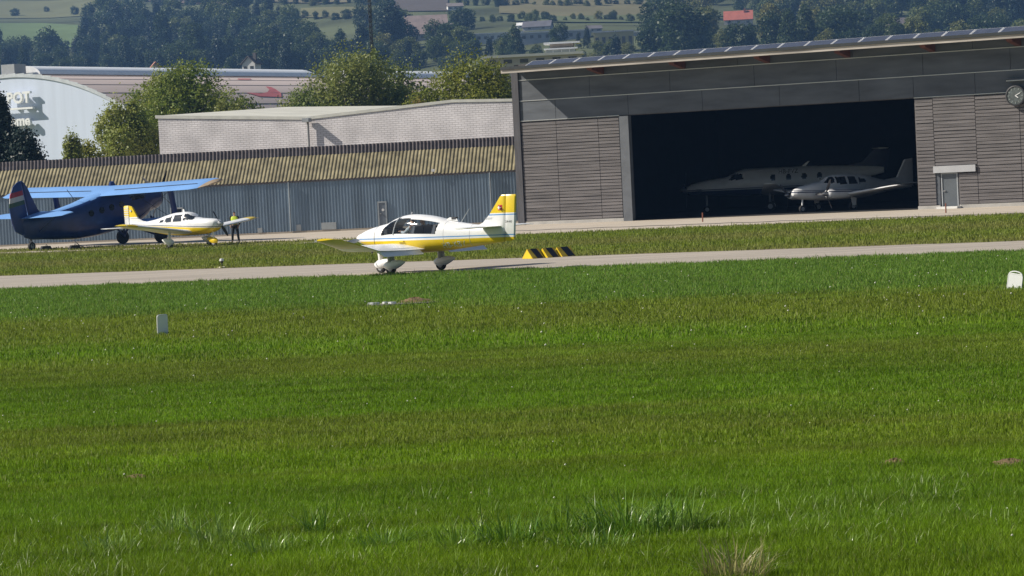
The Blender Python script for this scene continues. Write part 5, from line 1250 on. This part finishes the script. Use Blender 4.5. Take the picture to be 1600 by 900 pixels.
tree(472, 118, 255, 84, .05, 14, 16065, 0.22, lf_dark, 18, 'broadleaf_tree', 'low dark tree leaning out left of the largest dense tree', 'round')
tree(728, 62, 250, 186, .06, 30, 53550, 0.21, lf_yel, 9, 'broadleaf_tree', 'yellow green tree beside the left end of the hangar roof', 'round')
tree(645, 146, 232, 56, .0, 10, 5355, 0.19, lf_aut, 10, 'leafy_bush', 'small yellowing bush peeping over the workshop gable', 'bush', trunk=False)
# tall mast behind
p = at(581, 74, 330); top = at(577, -40, 330)[2]
o = empty('lattice_mast', (p[0], p[1], 0), (0, 0, 0), 'tall thin dark lattice mast rising above the largest dense tree', 'mast')
for x, y in ((-.15, -.09), (.15, -.09), (0, .17)):
    q = MB(); q.tube([(x, y, 0), (x, y, top)], .05, 6); q.build('mast_leg', mt['dkmetal'], o)
q = MB(); z = 0; cs_ = [(-.15, -.09), (.15, -.09), (0, .17)]
while z < top - .6:
    for i in range(3):
        a_, b_ = cs_[i], cs_[(i + 1) % 3]; q.tube([(a_[0], a_[1], z), (b_[0], b_[1], z + .6)], .025, 4)
    z += .6
q.build('mast_bracing', mt['dkmetal'], o)

# ---- hillside trees: a few prototypes, then copies
def far_proto(name, wid, h, n, size, lm, shape, seed, base=.04):
    lb = lobes_for(wid * 1.1, h, h * base, 18 if shape != 'cone' else 14, seed, shape)
    V, F = crown_mesh(lb, int(n * 1.9), size * .85, .16, seed); o = np_mesh(name, V, F, lm); o.hide_render = False; return o
hz_d = leaf_mat('far_leaves_dark', (0.022, 0.045, 0.014), (0.036, 0.062, 0.018), (0.055, 0.085, 0.025), isl=.10, nscale=.18)
hz_m = leaf_mat('far_leaves_mid', (0.055, 0.085, 0.02), (0.085, 0.12, 0.028), (0.13, 0.155, 0.04), isl=.10, nscale=.18)
hz_l = leaf_mat('far_leaves_light', (0.11, 0.13, 0.03), (0.15, 0.165, 0.04), (0.21, 0.20, 0.06), isl=.10, nscale=.18)
hz_c = leaf_mat('far_needles', (0.012, 0.028, 0.018), (0.018, 0.038, 0.022), (0.028, 0.050, 0.028), transl=.1)
protos = [('broadleaf_tree', 11, 15, 1900, 1.0, hz_d, 'round', 41), ('broadleaf_tree', 12, 14, 1900, 1.0, hz_m, 'round', 42), ('broadleaf_tree', 10, 13, 1700, 1.0, hz_l, 'round', 43), ('conifer_tree', 8, 20, 1700, 1.0, hz_c, 'cone', 44), ('broadleaf_tree', 13, 12, 1900, 1.0, hz_d, 'oval', 45), ('conifer_tree', 9.5, 18, 1700, 1.0, hz_d, 'cone', 46)]
kinds = ['dark green round tree', 'mid green round tree', 'pale yellowish round tree', 'narrow dark conifer', 'broad dark green tree', 'wide green conifer']
PO = {}
def hill_tree(k, px, py, hpx, place, wk=1.0, label=None, grp=None):
    nm, wid, h, n, size, lm, shape, seed = protos[k]
    P = hill_hit(px, py); s = FPX / P[1]
    if k not in PO: PO[k] = far_proto(nm, wid, h, n, size, lm, shape, seed); o = PO[k]
    else: o = PO[k].copy(); col.objects.link(o)
    for a in ('label', 'category', 'group'):
        if a in o: del o[a]
    z = hpx / s / h; o.location = (P[0], P[1], P[2] - .3); o.scale = (z * wk, z * wk, z); o.rotation_euler = (0, 0, random.uniform(0, 6.28))
    tag(o, label or f'{kinds[k]} {place}', 'tree', grp or f'{kinds[k]}s {place}'); return o
def scatter(x0, x1, rows, step, hr, wts, place, clear=(), jit=6):
    for py in rows:
        x = x0 + random.uniform(0, step)
        while x < x1:
            yy = py + random.uniform(-jit, jit); k = random.choices(range(6), wts)[0]
            if not any(a < x < b and c < yy - 8 < d_ for a, b, c, d_ in clear):
                hill_tree(k, x, yy, random.uniform(*hr) * random.choice((.8, 1, 1, 1.25)) * (1.25 if k in (3, 5) else 1), place)
            x += step * random.uniform(.6, 1.35)
scatter(128, 480, (42, 54, 66, 78, 90), 28, (32, 52), (5, 3, 1, 2, 4, 2), 'high in the hazy wood beside the green meadow')
scatter(-10, 590, (98, 110, 122), 22, (36, 54), (5, 1.5, .4, 4, 3, 3), 'in the dark wood just above the long hall roof')
scatter(560, 730, (50, 78, 96, 112), 28, (30, 48), (3, 3, 1, 1, 2, 1), 'around the big pale brown roof beyond the mast', ((634, 706, 18, 70),))
scatter(705, 1005, (9, 33), 15, (9, 18), (4, 3, 1, 0, 4, 0), 'along the hedges of the fields at the top middle', jit=2)
scatter(690, 1000, (92, 112), 26, (24, 38), (3, 2, 1, 2, 2, 1), 'among the factory buildings above the hangar roof', ((740, 1000, 30, 74),))
scatter(1020, 1610, (30, 46, 62, 80), 30, (40, 60), (3, 5, 3.6, .8, 2.5, .8), 'on the wooded slope above the solar panels', ((1122, 1186, 8, 66), (1386, 1430, 20, 66)))
scatter(-10, 130, (24,), 40, (12, 20), (3, 2, 0, 0, 2, 0), 'in the hedge above the green meadow')
scatter(150, 600, (6, 29), 15, (12, 22), (3, 2, 1, 0, 3, 0), 'in the hedges between the fields at the top left', jit=2.5)
scatter(1020, 1610, (-2, 14), 40, (30, 44), (3, 4, 3, 0, 3, 0), 'along the top edge above the red roof')
G_ = 'big single trees of the far slope'
hill_tree(0, 1068, 100, 108, '', 1.05, 'tallest dark hazy tree rising behind the left half of the solar panels', G_)
hill_tree(0, 1028, 92, 70, '', 1.0, 'grey green hazy tree leaning against the left side of the tallest far tree', G_)
hill_tree(3, 613, 82, 88, '', 1.7, 'large dark conifer just right of the lattice mast', G_)
hill_tree(4, 1312, 68, 62, '', 1.25, 'broad very dark dome shaped tree above the middle solar panels', G_)
hill_tree(2, 1246, 70, 30, '', 1.0, 'small pale yellowish tree in front of the dark dome shaped tree', G_)
hill_tree(1, 1278, 70, 36, '', .8, 'small bright green tree below the left edge of the dark dome shaped tree', G_)
hill_tree(2, 1560, 54, 46, '', 1.3, 'bright yellow green tree at the top right above the last panels', G_)
hill_tree(1, 1462, 52, 54, '', 1.2, 'light green tree to the right of the hazy grey roofed house', G_)
hill_tree(0, 875, 68, 36, '', 1.0, 'dark rounded tree in front of the pale factory buildings', G_)
hill_tree(3, 918, 76, 40, '', .75, 'narrow dark cypress left of the yellow block', G_)
hill_tree(3, 904, 76, 28, '', .75, 'shorter narrow dark conifer beside the cypress', G_)
hill_tree(0, 790, 84, 36, '', 1.2, 'dark rounded tree in front of the long white factory', G_)
hill_tree(4, 700, 72, 40, '', 1.0, 'dark tree right of the big pale brown roof', G_)

# ---- houses and works on the hillside
def house(name, px, py, wpx, hpx, rpx, yaw, wc, rc, label, roof='gable', dep=.7, nwin=3, chim=False, D=None, cat='house'):
    P = hill_hit(px, py) if D is None else at(px, py, D)
    s = FPX / P[1]; wd, h, rh = wpx / s, hpx / s, rpx / s; dp = wd * dep
    o = empty(name, (P[0], P[1], P[2]), (0, 0, yaw), label, cat)
    wm = mat(name + '_wall', wc, .8, var=.08, scale=.3); rm = mat(name + '_roof', rc, .85, var=.15, scale=.4)
    q = MB(); q.b2((-wd / 2, 0, -4), (wd / 2, dp, h)); q.build('wall', wm, o)
    if roof == 'gable':
        q = MB(); q.prism([(-.3, h - .1), (dp / 2, h + rh), (dp + .3, h - .1), (dp + .3, h + .1), (dp / 2, h + rh + .25), (-.3, h + .1)], -wd / 2 - .3, wd / 2 + .3, 'x'); q.build('roof', rm, o)
        q = MB()
        for sx in (-wd / 2, wd / 2 - .2): q.prism([(0, h), (dp, h), (dp / 2, h + rh - .15)], sx + .002, sx + .198, 'x')
        q.build('gable', wm, o)
    elif roof == 'front':
        q = MB(); q.prism([(-wd / 2 - .4, h - .2), (0, h + rh), (wd / 2 + .4, h - .2), (wd / 2 + .4, h + .05), (0, h + rh + .3), (-wd / 2 - .4, h + .05)], -.4, dp + .3, 'y'); q.build('roof', rm, o)
        q = MB(); q.prism([(-wd / 2, h), (wd / 2, h), (0, h + rh - .1)], .01, .3, 'y'); q.build('gable', wm, o)
    else:
        q = MB(); q.b2((-wd / 2 - .3, -.3, h + .003), (wd / 2 + .3, dp + .3, h + max(.3, rh))); q.build('roof', rm, o)
    for k in range(nwin):
        x = -wd / 2 + wd * (k + .5) / nwin; ww = min(1.2, wd / nwin * .5)
        q = MB(); q.b2((x - ww / 2, -.06, h * .42), (x + ww / 2, -.004, h * .78)); q.build('window', mt['dkglass'], o)
    if chim:
        q = MB(); q.b2((wd * .2, dp * .35, h + rh * .4), (wd * .2 + .8, dp * .35 + .8, h + rh + 1.0)); q.build('chimney', rm, o)
    return o
house('barn', 668, 62, 66, 9, 30, R_(4), (0.30, 0.28, 0.26), (0.27, 0.21, 0.19), 'big hazy house under a broad pale brown roof right of the lattice mast', dep=.9, nwin=4)
house('house', 1154, 40, 44, 9, 14, R_(-6), (0.45, 0.42, 0.38), (0.40, 0.12, 0.08), 'house with a salmon red roof among trees above the solar panels', dep=.6, chim=True)
house('house', 1408, 52, 36, 12, 12, R_(10), (0.35, 0.31, 0.29), (0.19, 0.16, 0.16), 'hazy house with a grey brown roof in the right hand wood', dep=.7)
house('factory', 775, 66, 84, 13, 2, R_(-2), (0.48, 0.50, 0.53), (0.55, 0.57, 0.6), 'long white flat factory behind the yellow green tree', 'flat', .4, 8, cat='factory')
house('factory', 868, 64, 110, 14, 2, R_(-3), (0.32, 0.34, 0.37), (0.5, 0.52, 0.55), 'long grey flat factory behind the dark rounded tree', 'flat', .3, 9, cat='factory')
house('apartment_block', 960, 84, 62, 34, 2, R_(-3), (0.45, 0.40, 0.22), (0.52, 0.53, 0.55), 'pale yellow flat roofed block above the left end of the solar panels', 'flat', .4, 6, cat='building')
house('house', 838, 47, 44, 5, 9, R_(-12), (0.40, 0.40, 0.41), (0.11, 0.11, 0.13), 'low house with a dark hipped roof above the factories', dep=.6, nwin=2)
house('house', 814, 44, 14, 4, 4, R_(-12), (0.7, 0.7, 0.7), (0.72, 0.72, 0.72), 'tiny bright white house left of the dark hipped roof', dep=.8, nwin=1)
house('house', 712, 16, 24, 6, 5, R_(8), (0.6, 0.6, 0.58), (0.22, 0.19, 0.18), 'small white house among fields near the top middle', nwin=3)
house('house', 598, 42, 14, 20, 5, R_(0), (0.42, 0.37, 0.34), (0.28, 0.2, 0.18), 'narrow pinkish house between the mast and the large dark conifer', nwin=1)
house('house', 745, 62, 20, 5, 4, R_(6), (0.62, 0.62, 0.6), (0.62, 0.62, 0.62), 'small white roofed house in front of the long white factory', nwin=2)
house('house', 700, 48, 18, 6, 5, R_(-10), (0.5, 0.5, 0.48), (0.3, 0.27, 0.26), 'small pale house between the big brown roof and the factories', nwin=2)
house('house', 806, 62, 14, 5, 4, R_(5), (0.58, 0.52, 0.3), (0.5, 0.42, 0.2), 'small cream yellow house below the dark hipped roof', nwin=1)
house('warehouse', 985, 56, 44, 5, 1.5, R_(-4), (0.36, 0.37, 0.39), (0.66, 0.67, 0.68), 'low warehouse with a bright white flat roof left of the tallest far tree', 'flat', .5, 3, cat='building')
house('house', 930, 50, 22, 5, 5, R_(12), (0.5, 0.48, 0.46), (0.16, 0.15, 0.16), 'small house with a dark roof behind the cypress', nwin=2)
house('house', 1240, 22, 24, 7, 6, R_(8), (0.48, 0.45, 0.42), (0.26, 0.16, 0.13), 'hazy house with a brown roof right of the salmon red roof', nwin=2)
house('house', 438, 32, 14, 5, 4, R_(10), (0.72, 0.72, 0.7), (0.3, 0.25, 0.22), 'tiny white house in the trees at the top left', nwin=1)
house('house', 244, 116, 16, 8, 10, R_(14), (0.4, 0.36, 0.32), (0.36, 0.17, 0.12), 'small house whose steep red roof peeps over the hall roof', 'front', .9, 1, D=700)
house('house', 389, 116, 22, 16, 11, R_(-20), (0.55, 0.55, 0.55), (0.10, 0.095, 0.10), 'white gabled house with dark roof behind the gap in the hall skylight', 'front', 1.0, 2, True, D=700)
house('terminal_building', 832, 104, 152, 16, 2.5, R_(-4), (0.42, 0.40, 0.37), (0.62, 0.62, 0.6), 'flat white roofed building just over the left end of the hangar roof', 'flat', .3, 6, D=330, cat='building')
P = at(876, 86, 334); s = FPX / 334
o = empty('control_cabin', (P[0], P[1], P[2] - .4), (0, 0, R_(-4)), 'white penthouse with overhanging roof and slanted glazing on the flat building', 'cabin')
q = MB(); q.prism([(-2.4, 0), (1.7, 0), (1.7, 1.05), (-1.6, 1.05)], 0, 3, 'y'); q.build('glazing', mat('pale_glazing', (0.42, 0.46, 0.46), .25, var=.15), o)
q = MB(); q.b2((-1.9, -.3, 1.056), (2.0, 3.2, 1.22)); q.build('lower_roof', mt['white'], o)
q = MB(); q.b2((-1.2, .2, 1.224), (1.5, 2.8, 1.70)); q.build('upper_wall', mat('cabin_wall', (0.36, 0.31, 0.27), .7), o)
q = MB(); q.b2((-1.9, -.3, 1.704), (2.3, 3.2, 1.92)); q.build('upper_roof', mt['white'], o)
for x in (-.9, .1, 1.0):
    q = MB(); q.b2((x, -.05, .05), (x + .08, -.003, 1.0)); q.build('glazing_bar', mt['white'], o)

# ================================================================== AIR
hzm = bpy.data.materials.new('haze'); hzm.use_nodes = True; nt = hzm.node_tree; nt.nodes.clear()
ou = N(nt, 'ShaderNodeOutputMaterial'); pv_ = N(nt, 'ShaderNodeVolumePrincipled'); pv_.inputs['Density'].default_value = 0.00015
pv_.inputs['Color'].default_value = (0.27, 0.52, 1.0, 1); pv_.inputs['Anisotropy'].default_value = 0.2
nt.links.new(pv_.outputs[0], ou.inputs['Volume'])
q = MB(); q.b2((-1400, -60, -1.2), (1400, 3900, 420)); tag(q.build('haze', hzm), kind='stuff')
